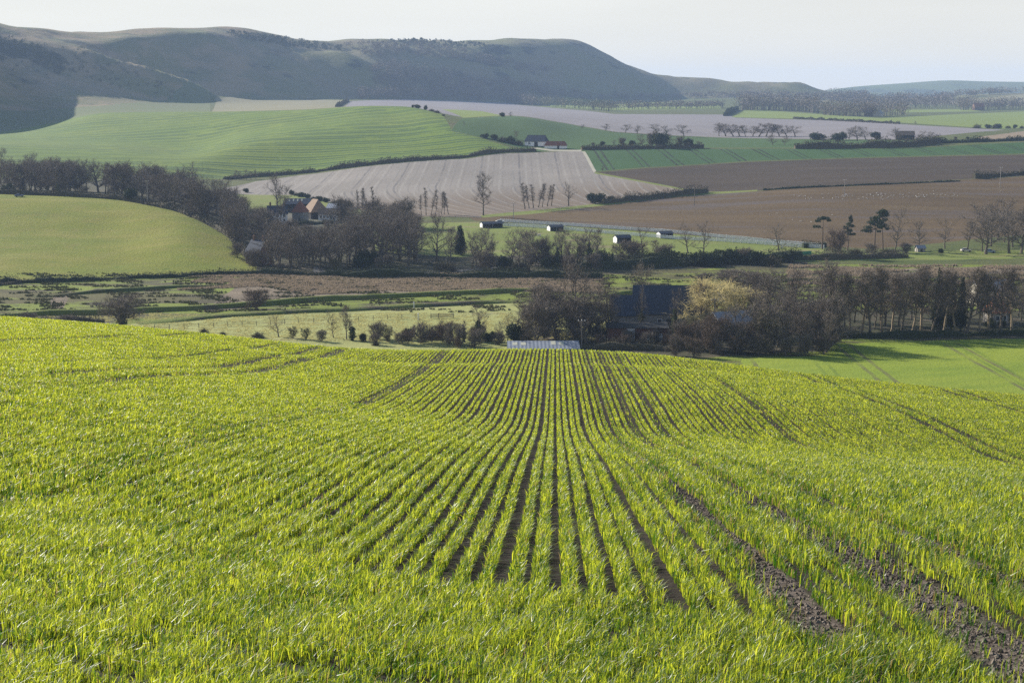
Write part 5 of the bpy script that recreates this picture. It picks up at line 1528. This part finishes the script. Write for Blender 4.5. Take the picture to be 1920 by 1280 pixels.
def gable(name, label, cat, p, L, Wd, hw, hr, rz, wall, roof, hip=0.0, wins=(), doors=(), chim=None, over=.35, mono=False, rlabel=None, open_front=False, skylights=()):
    """building with its long side along x; hip = how far the ridge stops short of the ends"""
    o = empty(name, (p[0], p[1], p[2] - .1), rz); tag(o, label, cat)
    x, y = L / 2, Wd / 2
    w = MB(); t = .25
    if open_front:
        w.box(-x, x, y - t, y, 0, hw); w.box(-x, -x + t, -y, y - t - .003, 0, hw - .004); w.box(x - t, x, -y, y - t - .003, 0, hw - .004)
        for k in (-.33, .33): w.box(k * L / 2 - .08, k * L / 2 + .08, -y + .02, -y + .18, 0, hw - .01)
    else:
        w.box(-x, x, -y, y, 0, hw)
    if hip < .1 and not mono:
        for sx in (-1, 1):
            a = sx * (x - .02); b = sx * (x - t)
            w.add([(a, -y, hw), (a, y, hw), (a, 0, hw + hr), (b, -y, hw), (b, y, hw), (b, 0, hw + hr)], [(0, 1, 2), (3, 5, 4), (0, 2, 5, 3), (1, 4, 5, 2)])
    w.obj('wall', M[wall], o)
    r = MB(); ox, oy = x + over, y + over; th = .16
    drop = hr * over / y
    if mono:
        z0, z1 = hw + .02, hw + hr
        vs = [(-ox, -oy, z0), (ox, -oy, z0), (ox, oy, z1), (-ox, oy, z1)]
        r.add(vs + [(a, b, c - th) for a, b, c in vs], [(0, 1, 2, 3), (7, 6, 5, 4), (0, 4, 5, 1), (1, 5, 6, 2), (2, 6, 7, 3), (3, 7, 4, 0)])
        if True:
            w2 = MB()
            w2.add([(-x + .01, y - .02, hw), (x - .01, y - .02, hw), (x - .01, y - .02, hw + hr - .1), (-x + .01, y - .02, hw + hr - .1), (-x + .01, -y + .02, hw), (x - .01, -y + .02, hw)], [(0, 1, 2, 3), (0, 3, 4), (1, 5, 2)])
            w2.obj('wall', M[wall], o)
    else:
        e0 = hw - drop + .03; e1 = hw + hr + .05
        rx = x - hip + (over if hip < .1 else 0)
        A = [(-ox, -oy, e0), (ox, -oy, e0), (ox, oy, e0), (-ox, oy, e0), (-rx, 0, e1), (rx, 0, e1)]
        B = [(a, b, c - th) for a, b, c in A]
        fs = [(0, 1, 5, 4), (2, 3, 4, 5)]
        if hip >= .1: fs += [(1, 2, 5), (3, 0, 4)]
        fs += [tuple(i + 6 for i in reversed(f)) for f in fs]
        fs += [(0, 6, 7, 1), (2, 8, 9, 3)]
        if hip < .1: fs += [(1, 7, 11, 5), (5, 11, 8, 2), (3, 9, 10, 4), (4, 10, 6, 0)]
        else: fs += [(1, 7, 8, 2), (3, 9, 6, 0)]
        r.add(A + B, fs)
    ro = r.obj('roof', M[roof], o)
    if chim:
        for cx in chim:
            c = MB(); c.box(cx - .4, cx + .4, -.35, .35, hw + hr - .5, hw + hr + 1.3); c.box(cx - .47, cx + .47, -.42, .42, hw + hr + 1.303, hw + hr + 1.45)
            c.tube([(cx, 0, hw + hr + 1.45), (cx, 0, hw + hr + 1.8)], .14, 6); c.obj('chimney', M['brick'], ro)
    for (sx, u, v0, v1) in skylights:      # pale panels on the front slope: position along, from, to (0 eaves..1 ridge)
        c = MB()
        def on(a, v):
            if mono: return (a, -oy + v * 2 * oy, hw + .02 + v * (hr - .02) + .01)
            return (a, -oy * (1 - v), e0 + (e1 - e0) * v + .012)
        q = [on(u - sx, v0), on(u + sx, v0), on(u + sx, v1), on(u - sx, v1)]
        c.add(q + [(a, b, z + .03) for a, b, z in q], [(0, 3, 2, 1), (4, 5, 6, 7), (0, 1, 5, 4), (1, 2, 6, 5), (2, 3, 7, 6), (3, 0, 4, 7)])
        c.obj('skylight', M['skylight'], ro)
    def opening(side, u, z0, wd, hh, nm, m, frame):
        c = MB(); g = MB()
        if side in 'fb':
            s = -1 if side == 'f' else 1
            c.box(u - wd/2 - .09, u + wd/2 + .09, min(s*(y-.05), s*(y+.05)), max(s*(y-.05), s*(y+.05)), z0 - .09, z0 + hh + .09)
            g.box(u - wd/2, u + wd/2, min(s*(y+.02), s*(y+.07)), max(s*(y+.02), s*(y+.07)), z0, z0 + hh)
        else:
            s = -1 if side == 'l' else 1
            c.box(min(s*(x-.05), s*(x+.05)), max(s*(x-.05), s*(x+.05)), u - wd/2 - .09, u + wd/2 + .09, z0 - .09, z0 + hh + .09)
            g.box(min(s*(x+.02), s*(x+.07)), max(s*(x+.02), s*(x+.07)), u - wd/2, u + wd/2, z0, z0 + hh)
        if nm == 'window':
            f = c.obj('window', M[frame], o); g.obj('pane', M['glass'], f)
        else:
            c2 = g.obj('door', M[m], o)
            k = MB(); k.box(u + wd * .32, u + wd * .38, (-y - .11) if side == 'f' else (y + .071), (-y - .072) if side == 'f' else (y + .11), z0 + hh * .42, z0 + hh * .5)
            if side in 'fb': k.obj('handle', M['pole_wood'], c2)
    for q in wins: opening(q[0], q[1], q[2], q[3], q[4], 'window', None, q[5] if len(q) > 5 else 'white_paint')
    for q in doors: opening(q[0], q[1], q[2], q[3], q[4], 'door', q[5] if len(q) > 5 else 'black_wood', None)
    return o


# the yard at the foot of the crop hill
gable('black_barn', 'tall black barn with a long steep dark slate roof behind the ivy-clad trees', 'barn', D(1262, 392), 19, 9, 5.2, 6.4, R_(-3), 'flint', 'slate', wins=[('f', -3, 2.2, 1, 1.2), ('f', 4, 2.2, 1, 1.2)], doors=[('f', 0, 0, 2.6, 3.4)])
gable('slate_barn', 'smaller slate-roofed barn wing at the left end of the tall black barn', 'barn', D(1170, 388), 6, 7, 5.2, 4.4, R_(-3), 'flint', 'slate', doors=[('f', 0, 0, 1.2, 2.2)])
gable('rusty_shed', 'long low rust-brown sheet shed with a big white door below the black barn', 'shed', D(1198, 369), 14.6, 6, 4.3, .5, R_(-2), 'rust_sheet', 'black_wood', mono=True, doors=[('f', -1.5, .9, 1.8, 3.2, 'door_white'), ('f', 2.6, 1.4, .9, 1.6, 'door_white'), ('f', 5.6, 1.2, 1.0, 1.7, 'door_white')], wins=[('f', -3.2, 1.3, .8, .9)])  # roof takes the black boards' colour to stand for shade on it
gable('corrugated_shed', 'long low white corrugated shed with pale skylights just over the crop hill crest', 'shed', D(1020, 356), 16.4, 5, .9, 1.05, R_(1), 'shaded_sheet', 'shaded_sheet', mono=True, skylights=[(.6, -6.7, .45, .8), (.6, -4.7, .45, .8), (.55, 2.4, .5, .95), (.6, 4.3, .45, .9)], doors=[('f', 7.0, 0, .9, 1.0)])
gable('open_barn', 'open-fronted barn with a pale grey sheet roof behind the bare thicket', 'barn', D(1384, 376), 12, 9, 4.0, 2.8, R_(24), 'black_wood', 'grey_sheet', open_front=True)
gable('red_roofed_house', 'small house with an orange-red tiled roof among the trees at the right', 'house', D(1882, 402), 4.6, 5, 3.6, 3.2, R_(14), 'flint', 'orange_tile', hip=1.2, wins=[('f', -1, 1.2, .9, 1.1), ('f', 1.1, 1.2, .9, 1.1)], doors=[('f', 0, 0, .9, 1.9)], chim=[.6])
gable('grey_roofed_barn', 'long pale-roofed barn glimpsed between treetops at the right edge', 'barn', D(1870, 446), 12, 8, 4.2, 2.6, R_(20), 'cream', 'pale_sheet', doors=[('f', 0, 0, 2.5, 3)])
gable('garden_shed', 'little pale green-grey garden shed on the lawn right of the pines', 'shed', P(1725, 472, 300), 3.2, 2.6, 1.8, .9, R_(10), 'pale_wood', 'grey_sheet', doors=[('f', 0, 0, .8, 1.6)])
# the farm above the wood
gable('great_barn', 'big brown-tiled barn with a dark boarded gable at the centre of the farm', 'barn', D(590, 722), 9, 9, 3.6, 5.4, R_(-58), 'black_wood', 'brown_tile', hip=1.6, doors=[('l', 0, 0, 2.2, 2.8)])
gable('roofed_tower', 'square farm tower with a pointed red tiled roof', 'tower', D(561, 706), 5.6, 5.6, 5.2, 4.6, R_(-20), 'flint', 'red_tile', hip=2.75, wins=[('f', 0, 3.2, .9, 1.0)], doors=[('f', 1, 0, 1, 2)])
gable('farm_cottage', 'low farm building with a tan tiled roof and a strip of white windows', 'farm building', D(613, 712), 8, 5, 3.2, 2.2, R_(-6), 'white_paint', 'brown_tile', wins=[('f', -2.8, 1.2, .9, 1.1), ('f', -1.2, 1.2, .9, 1.1), ('f', .4, 1.2, .9, 1.1), ('f', 2.0, 1.2, .9, 1.1)], doors=[('f', 3.2, 0, .9, 2)])
gable('cattle_shed', 'long dark sheet-roofed cattle shed with skylights behind the farm tower', 'shed', D(557, 752), 12, 9, 4.4, 2.2, R_(4), 'black_wood', 'slate', skylights=[(.35, -4, .5, .9), (.35, -2, .5, .9), (.35, 0, .5, .9), (.35, 2, .5, .9)], doors=[('f', 0, 0, 3, 3)])
gable('sheet_roofed_barn', 'pale blue-grey sheet-roofed barn right of the big brown-tiled barn', 'barn', D(630, 742), 8, 7, 3.4, 1.8, R_(-12), 'grey_sheet', 'pale_sheet', doors=[('f', 0, 0, 2.4, 2.6)])
gable('white_farmhouse', 'white farmhouse with a dark roof at the left of the farm', 'house', D(518, 702), 9, 6, 4.6, 3.2, R_(8), 'white_paint', 'slate', wins=[('f', -3, 2.8, 1, 1.1), ('f', 0, 2.8, 1, 1.1), ('f', 3, 2.8, 1, 1.1), ('f', -3, .8, 1, 1.1), ('f', 3, .8, 1, 1.1)], doors=[('f', 0, 0, 1, 2)], chim=[-3.2, 3.2])
gable('brick_cottage', 'brick cottage with a slate roof and white windows beside the meadow', 'cottage', D(481, 548), 7, 6.4, 5.2, 3.8, R_(-38), 'brick', 'slate', wins=[('f', -1.8, 3.1, 1.0, 1.2), ('f', 1.6, 3.1, 1.0, 1.2), ('f', -1.8, .9, 1.0, 1.3), ('r', 0, 3.1, 1, 1.2), ('r', 1.2, .8, 1, 1.3)], doors=[('f', 1.2, 0, .9, 2, 'door_white')], chim=[-2.4, 2.4])
# the far barn
gable('far_barn', 'pale-walled barn with a steep dark roof far out in the green fields', 'barn', D(1006, 1078), 15, 8, 3.6, 4.0, R_(-20), 'white_paint', 'slate', hip=1.0, doors=[('f', 1, 0, 2.6, 3)], wins=[('f', -4, 1.4, 1.2, 1)])
gable('barn_annex', 'low red-brown roofed annex at the right end of the far pale-walled barn', 'barn', D(1042, 1066), 15, 6, 2.4, 2.6, R_(-8), 'white_paint', 'red_tile', hip=1.2, doors=[('f', 2, 0, 1.4, 2)])
gable('far_farmhouse', 'dark-roofed farmhouse among trees at the far right edge', 'house', P(1834, 207, 1000), 18, 12, 7, 6, R_(6), 'brick', 'red_tile', wins=[('f', -4, 3, 2, 2), ('f', 4, 3, 2, 2)], doors=[('f', 0, 0, 1.6, 3)], chim=[-6])
gable('far_bungalow', 'small pale-gabled house among trees beyond the bright pasture', 'house', P(1648, 218, 1000), 13, 10, 4, 4.5, R_(60), 'cream', 'grey_sheet', wins=[('f', 0, 1.5, 2, 1.5)], doors=[('f', 4, 0, 1.5, 2.4)])
gable('field_barn', 'dark low-roofed barn behind the hedge trees above the dark green field', 'barn', D(1695, 1240), 14, 8, 4, 3, R_(-6), 'black_wood', 'brown_tile', doors=[('f', 0, 0, 3, 3)])

# horse shelters in the paddock
for (px, base, wd, hh, lab) in [(921, 427, 42, 11, 'longest horse shelter, with a white gable end, at the left end of the paddock'), (1041, 433, 28, 11, 'white-ended horse shelter second from the left along the white fence'),
                                (1167, 456, 31, 15, 'nearest horse shelter, white-ended and black-fronted, standing out in the paddock grass'), (1247, 446, 28, 12, 'white-ended horse shelter at the right end of the paddock')]:
    p = P(px, base, 300); s = p[1] / F
    L = wd * s * .95; hgt = hh * s
    o = empty('horse_shelter', (p[0], p[1] + 1.5, float(H(p[0], p[1] + 1.5)) - .05), R_(20)); tag(o, lab, 'horse shelter', 'horse shelters in the paddock')
    x, y, hw, hr = L / 2, 1.9, hgt * .72, hgt * .28
    for nm, m, sg in (('end_wall', 'white_paint', -1), ('end_wall', 'black_wood', 1)):
        w = MB(); a, b = sorted((sg * x, sg * (x - .12)))
        w.add([(a, -y, 0), (a, y, 0), (a, y, hw), (a, 0, hw + hr), (a, -y, hw), (b, -y, 0), (b, y, 0), (b, y, hw), (b, 0, hw + hr), (b, -y, hw)],
              [(4, 3, 2, 1, 0), (5, 6, 7, 8, 9), (0, 1, 6, 5), (1, 2, 7, 6), (2, 3, 8, 7), (3, 4, 9, 8), (4, 0, 5, 9)])
        w.obj(nm, M[m], o)
    w = MB(); w.box(-x + .123, x - .123, y - .12, y, 0, hw); w.obj('back_wall', M['black_wood'], o)
    for a, b, c in ((-x + .123, -.7, hw - .01), (.7, x - .123, hw * .45)):
        w = MB(); w.box(a, b, -y, -y + .1, 0, c); w.obj('front_wall', M['black_wood'], o)
    w = MB(); w.box(-.1, .1, -y - .02, -y + .14, 0, hw - .015); w.obj('post', M['pale_wood'], o)
    r = MB()
    for sg in (-1, 1):
        q = [(-x - .2, sg * (y + .3), hw - .1), (x + .2, sg * (y + .3), hw - .1), (x + .2, 0, hw + hr + .04), (-x - .2, 0, hw + hr + .04)]
        q2 = [(a, b, c + .09) for a, b, c in q]
        f = [(0, 3, 2, 1), (4, 5, 6, 7), (0, 1, 5, 4), (1, 2, 6, 5), (2, 3, 7, 6), (3, 0, 4, 7)]
        r.add(q + q2, f if sg < 0 else [tuple(reversed(k)) for k in f])
    r.obj('roof', M['slate'], o)


# ------------------------------------------------------------------ fences
def fence(name, label, pts, step, hp, mat, rails=(.5, .85, 1.2), rw=.07, pw=.11, maxp=98, cat='fence'):
    C = poly3(pts, step)
    if len(C) > maxp: C = C[np.linspace(0, len(C) - 1, maxp).astype(int)]
    o = empty(name, C[0]); tag(o, label, cat)
    pm = MB(); pm.box(-pw/2, pw/2, -pw/2, pw/2, -.2, hp); pm.add([(-pw/2, -pw/2, hp), (pw/2, -pw/2, hp), (pw/2, pw/2, hp), (-pw/2, pw/2, hp), (0, 0, hp + pw * .5)], [(0, 1, 4), (1, 2, 4), (2, 3, 4), (3, 0, 4)])
    me = pm.mesh('post', M[mat])
    for c in C:
        q = link(bpy.data.objects.new('post', me), o); q.location = c - C[0]
    for h in rails:
        r = MB()
        for a, b in zip(C, C[1:]):
            r.bar(a - C[0] + np.array((0, -pw * .5 - rw * .3, h)), b - C[0] + np.array((0, -pw * .5 - rw * .3, h)), rw * .5, rw)
        r.obj('rail', M[mat], o)


fence('post_and_rail_fence', 'upper white post-and-rail fence between paddock and brown field', [(938, 416), (1000, 420), (1100, 426), (1240, 435), (1400, 450), (1545, 463)], 3.2, 1.4, 'white_paint', (.35, .8, 1.25), .32, .26)
fence('post_and_rail_fence', 'lower white post-and-rail fence behind the horse shelters', [(938, 424), (1000, 427), (1060, 431.5), (1160, 440), (1230, 446), (1330, 452), (1450, 460), (1545, 466)], 3.2, 1.4, 'white_paint', (.35, .8, 1.25), .32, .26)
fence('wire_fence', 'grey wire fence with thin posts across the middle of the pale pasture', [(290, 617), (400, 613), (560, 606), (700, 600), (780, 597)], 3.4, 1.2, 'pole_wood', (.6, 1.1), .05, .13)
fence('wire_fence', 'thin post fence along the bottom of the left meadow', [(200, 519), (300, 516), (400, 513), (480, 510)], 3.4, 1.2, 'pole_wood', (.6, 1.1), .04, .13)
fence('field_gate', 'wooden field gate and rails at the right of the pale pasture', [(808, 597), (822, 596.5), (850, 596)], 2.6, 1.3, 'pole_wood', (.3, .6, .9, 1.2), .12, .18, cat='gate')
fence('wire_fence', 'dark post fence at the near edge of the horse paddock', [(1110, 480), (1150, 480), (1200, 479)], 3.0, 1.3, 'pole_wood', (.6, 1.1), .06, .16)
fence('netting_fence', 'bright green netting fence by the clipped hedge near the pines', [(1469, 481), (1485, 480), (1500, 479.5), (1521, 478)], 2.4, 1.6, 'net', (.2, .42, .64, .86, 1.08, 1.3, 1.5), .2, .12)
for (px, base, lab, m) in [(776, 578, 'white marker post on the far river bank', 'white_paint'), (784, 600, 'short white post beside the pasture fence', 'white_paint')]:
    p = P(px, base, 300)
    mb = MB(); mb.box(-.14, .14, -.14, .14, 0, 1.7); mb.box(-.18, .18, -.18, .18, 1.703, 1.85)
    o = mb.obj('marker_post', M[m]); o.location = p; tag(o, lab, 'post')

# ------------------------------------------------------------------ poles
for (px, base, top, lab, m) in [(963, 414, 379, 'pale pole with a white cross-arm standing by the left end of the white fence', 'pale_wood'), (1583, 369, 336, 'thin pale pole standing alone in the brown field', 'pale_wood'),
                                (1875, 352, 313, 'thin pole at the right edge of the upper brown field', 'pale_wood'), (1302, 385, 352, 'thin pole in front of the brown field hedge', 'pole_wood'),
                                (1346, 605, 559, 'dark pole in front of the golden willow', 'pole_wood'), (1093, 656, 598, 'pale lamp-topped pole in front of the bare tree by the white shed', 'pole_wood'),
                                (274, 372, 338, 'pale pole among the belt above the meadow', 'pale_wood'), (541, 383, 368, 'short pole in the lit pasture above the farm', 'pole_wood')]:
    d = {1346: 376, 1093: 362, 274: 682}.get(px)
    p = at(px, base, d); h = tall(px, p, top)
    o = empty('utility_pole', p); tag(o, lab, 'pole')
    mb = MB(); mb.tube([(0, 0, -.3), (0, 0, h * .5), (0, 0, h)], [.17, .15, .12], 8); mb.obj('shaft', M[m], o)
    mb = MB(); mb.bar((-.9, -.16, h - .5), (.9, -.16, h - .5), .1, .12); mb.obj('crossarm', M[m], o)
    for k in (-.8, 0, .8):
        mb = MB(); z = h - .44; mb.tube([(k, -.16, z), (k, -.16, z + .16), (k, -.16, z + .3)], [.05, .11, .04], 6); mb.obj('insulator', M['white_paint'], o)


# ------------------------------------------------------------------ river banks and ditches
def bank(name, pts, h, w, mat):
    C = poly3(pts, 3.0)
    T = np.gradient(C, axis=0); T[:, 2] = 0; T /= np.linalg.norm(T, axis=1, keepdims=True)
    S = np.stack([T[:, 1], -T[:, 0], np.zeros(len(T))], 1)
    rng = np.random.default_rng(len(C))
    n = len(C)
    taper = np.minimum(1, np.minimum(np.arange(n), n - 1 - np.arange(n)) / 6.0)
    hj = h * taper * (1 + .15 * np.convolve(rng.normal(0, 1, n + 6), np.ones(7) / 4, 'valid')[:n])
    prof = [(.5, -.25), (.42, .35), (.32, .85), (.22, 1.0), (-.08, 1.0), (-.3, .6), (-.5, -.25)]
    V = np.concatenate([C + S * (a * w) + np.array((0, 0, 1)) * (b * hj)[:, None] for a, b in prof])
    i = np.arange(n - 1)
    Fq = np.concatenate([np.stack([k * n + i, k * n + i + 1, (k + 1) * n + i + 1, (k + 1) * n + i], 1) for k in range(len(prof) - 1)])
    e1 = V[Fq[:, 1]] - V[Fq[:, 0]]; e2 = V[Fq[:, 3]] - V[Fq[:, 0]]
    if np.cross(e1, e2)[:, 2].mean() < 0: Fq = Fq[:, ::-1]
    o = link(bpy.data.objects.new(name, np_mesh(name, V, Fq, [M[mat]], smooth_=True))); tag(o, kind='structure')


bank('river_bank', [(-60, 594), (60, 590), (250, 586), (440, 575), (640, 561), (820, 553), (900, 550), (1020, 540)], 1.25, 4.5, 'bank')
bank('river_bank', [(255, 606), (420, 593), (640, 581), (800, 573), (900, 568), (1010, 562)], .8, 7, 'bank')
bank('ditch_bank', [(1080, 560), (1180, 550), (1280, 540), (1420, 531), (1560, 520)], 1.0, 4, 'bank')
bank('ditch_bank', [(60, 556), (180, 548), (300, 541), (420, 534)], .9, 4, 'valley')
wm = N('river_water'); M['water'] = wm.end(wm.bsdf((.03, .04, .045), .06, .5, wm.bump(wm.noise(wm.pos(), 1.2, 3), .15, .05)))
for pts in ([(205, 544), (240, 541.5), (285, 540), (286, 542), (245, 544), (210, 547)],):
    Q = [P(*q, 300) for q in pts]
    z = np.mean([q[2] for q in Q]) + .12
    mb = MB(); mb.add([(q[0], q[1], q[2] + .1) for q in Q], [tuple(range(len(Q)))])
    o = mb.obj('river_water', M['water']); tag(o, kind='structure')

# rough tussocks on the marsh and pasture
def tussocks():
    rng = np.random.default_rng(91)
    def scatter(n, x0, x1, d0, d1, hgt, wdt, mask, name, label, mat):
        d = rng.uniform(d0, d1, n); px = rng.uniform(x0, x1, n)
        a = (px - 960) / F
        x = a * d
        m = mask(x, d)
        x, d = x[m], d[m]; z = H(x, d)
        c = np.stack([x, d, z], 1)
        k = 7
        B = np.repeat(c, k, 0) + rng.normal(0, 1, (len(c) * k, 3)) * np.array((wdt, wdt, 0)) * .4
        hh = np.repeat(rng.uniform(.5, 1.3, len(c)), k) * hgt * rng.uniform(.6, 1.1, len(B))
        E = B + np.stack([rng.normal(0, .25, len(B)) * hh, rng.normal(0, .25, len(B)) * hh, hh], 1)
        V, Fc = ribbons(rng, B, E, wdt * .55)
        o = link(bpy.data.objects.new(name, np_mesh(name, V, Fc, [M[mat]]))); tag(o, label, None, None, 'stuff')
    cl = lambda s, k, t: (lambda x, y: wob(x * .45, y, s, k) > t)
    scatter(34000, -150, 2070, 425, 520, .6, .55, cl(9, 71, .2), 'rough_tussocks', 'dull rushes and tussocks over the flood meadow', 'tuss')
    scatter(30000, 330, 1130, 462, 522, .5, .7, lambda x, y: (y > 476 + 16 * wob(x, y, 60, 73)) & (wob(x, y, 9, 76) > -.7) & (x / y > -.2 + .03 * wob(x, y, 25, 77)), 'dead_reeds', 'brown dead reeds in front of the shaded wood', 'reeds')
    scatter(12000, 1480, 2100, 490, 545, .8, .8, lambda x, y: wob(x * .5, y, 20, 74) > -.1, 'dead_reeds', 'brown dead reeds beyond the tall bare row', 'reeds')
    scatter(26000, 80, 1200, 372, 424, .16, .35, lambda x, y: wob(x, y, 6, 75) > -.2, 'pasture_tussocks', 'pale tussocky grass over the pale pasture', 'pale_grass')


M['tuss'] = twig_mat('rush_blades', (.10, .11, .035), (.15, .135, .06))
M['reeds'] = twig_mat('dead_reed_stems', (.27, .21, .145), (.34, .27, .19), .3)
M['pale_grass'] = twig_mat('pale_grass_blades', (.38, .37, .13), (.44, .40, .18), .5)
tussocks()

# ------------------------------------------------------------------ gulls on the brown field, sheep, cars
gm = MB()
gm.tube([(-.28, 0, .20), (-.16, 0, .22), (0, 0, .24), (.14, 0, .27), (.2, 0, .36), (.25, 0, .42), (.30, 0, .42), (.36, 0, .41)], [.02, .07, .11, .09, .055, .06, .05, .012], 7)
for s in (-1, 1):
    gm.tube([(.02, s * .04, .15), (.03, s * .04, 0)], .012, 4)
    gm.tube([(.1, s * .09, .27), (-.1, s * .1, .26), (-.34, s * .05, .24)], [.05, .05, .01], 5)
gme = gm.mesh('gull', M['bird'], smooth_=True)
rg = np.random.default_rng(95)
spots_ = [(px, 370 - (px - 1475) * .011 + rg.normal(0, 2.6)) for px in np.concatenate([rg.uniform(1475, 1560, 14), rg.uniform(1560, 1800, 84)])]
spots_ += [(1580, 402), (1560, 404), (1486, 413), (1500, 416), (1503, 415), (1521, 417), (1876, 360), (1457, 401), (1443, 404)]
for px, py in spots_:
    p = P(px, py, 300)
    o = link(bpy.data.objects.new('gull', gme)); o.location = p; o.rotation_euler = (0, 0, rg.uniform(0, 6.28)); o.scale = (1.15,) * 3
    tag(o, 'tiny white gull settled with the flock on the brown ploughed field', 'gull', 'gulls scattered over the brown field')


def sheep_mesh():
    bm = bmesh.new()
    me = bpy.data.meshes.new('sheep')
    vs = [(-.45, 0, .62), (-.15, 0, .68), (.2, 0, .68), (.45, 0, .70), (.62, 0, .52), (.72, 0, .28), (.80, 0, .14),
          (-.4, .15, .35), (-.42, .16, 0), (-.4, -.15, .35), (-.42, -.16, 0), (.35, .14, .35), (.36, .15, 0), (.35, -.14, .35), (.36, -.15, 0)]
    es = [(0, 1), (1, 2), (2, 3), (3, 4), (4, 5), (5, 6), (0, 7), (7, 8), (0, 9), (9, 10), (2, 11), (11, 12), (2, 13), (13, 14)]
    me.from_pydata(vs, es, [])
    o = bpy.data.objects.new('sheep_tmp', me); COL.objects.link(o)
    sk = o.modifiers.new('s', 'SKIN'); ss = o.modifiers.new('u', 'SUBSURF'); ss.levels = 1
    rad = [.24, .31, .31, .26, .14, .10, .06] + [.09, .045] * 4
    for v, r in zip(me.skin_vertices[0].data, rad): v.radius = (r, r)
    me.skin_vertices[0].data[1].use_root = True
    dg = bpy.context.evaluated_depsgraph_get()
    m2 = bpy.data.meshes.new_from_object(o.evaluated_get(dg))
    bpy.data.objects.remove(o)
    m2.materials.clear(); m2.materials.append(M['fleece'])
    return m2


sm = sheep_mesh()
for px, py, rz, lab in [(1175, 464, .4, 'white sheep grazing in front of the nearest horse shelter'), (1011, 444, 2.6, 'white sheep grazing in the left half of the paddock'), (1466, 467, 1.0, 'white sheep beside the gnarled bare tree at the white fence')]:
    o = link(bpy.data.objects.new('sheep', sm)); o.location = P(px, py, 300); o.rotation_euler = (0, 0, rz); o.scale = (1.3,) * 3
    tag(o, lab, 'sheep')


def car(p, rz, c, label):
    o = empty('parked_car', p, rz); tag(o, label, 'car')
    m = simple('car_paint_' + label.split()[0], c, .3, .5, .05)
    b = MB()
    sec = [(-2.05, .45, .75), (-1.95, .35, .95), (-1.2, .3, 1.0), (1.0, .3, .95), (1.9, .35, .85), (2.05, .45, .65)]
    vs = []; n = len(sec)
    for x, z0, z1 in sec: vs += [(x, -.85, z0), (x, .85, z0), (x, .8, z1), (x, -.8, z1)]
    fs = [(3, 2, 1, 0), tuple((n-1)*4 + k for k in range(4))]
    for i in range(n - 1): fs += [(i*4+k, i*4+(k+1) % 4, i*4+4+(k+1) % 4, i*4+4+k) for k in range(4)]
    b.add(vs, fs)
    b.add([(-1.5, -.75, .98), (.9, -.75, .96), (.35, -.62, 1.45), (-1.2, -.62, 1.45), (-1.5, .75, .98), (.9, .75, .96), (.35, .62, 1.45), (-1.2, .62, 1.45)], [(3, 2, 6, 7)])
    b.obj('body', m, o)
    g = MB()
    g.add([(-1.5, -.75, .98), (.9, -.75, .96), (.35, -.62, 1.445), (-1.2, -.62, 1.445), (-1.5, .75, .98), (.9, .75, .96), (.35, .62, 1.445), (-1.2, .62, 1.445)], [(0, 1, 2, 3), (5, 4, 7, 6), (1, 5, 6, 2), (4, 0, 3, 7)])
    g.obj('window', M['glass'], o)
    for x in (-1.25, 1.25):
        for y in (-.78, .78):
            w = MB(); w.tube([(x, y - .1, .32), (x, y + .1, .32)], .32, 12); w.obj('wheel', M['tyre'], o)


car(P(36, 369, 300), .3, (.06, .09, .16), 'dark blue car parked at the top left edge of the meadow')
car(P(1811, 472, 300), .1, (.45, .40, .34), 'beige car parked at the edge of the right-hand wood')
car(P(1856, 474, 300), -.2, (.16, .24, .32), 'blue car parked right of the beige car by the right-hand wood')
car(P(938, 418, 300), .2, (.75, .75, .74), 'white car parked at the left end of the white fences')
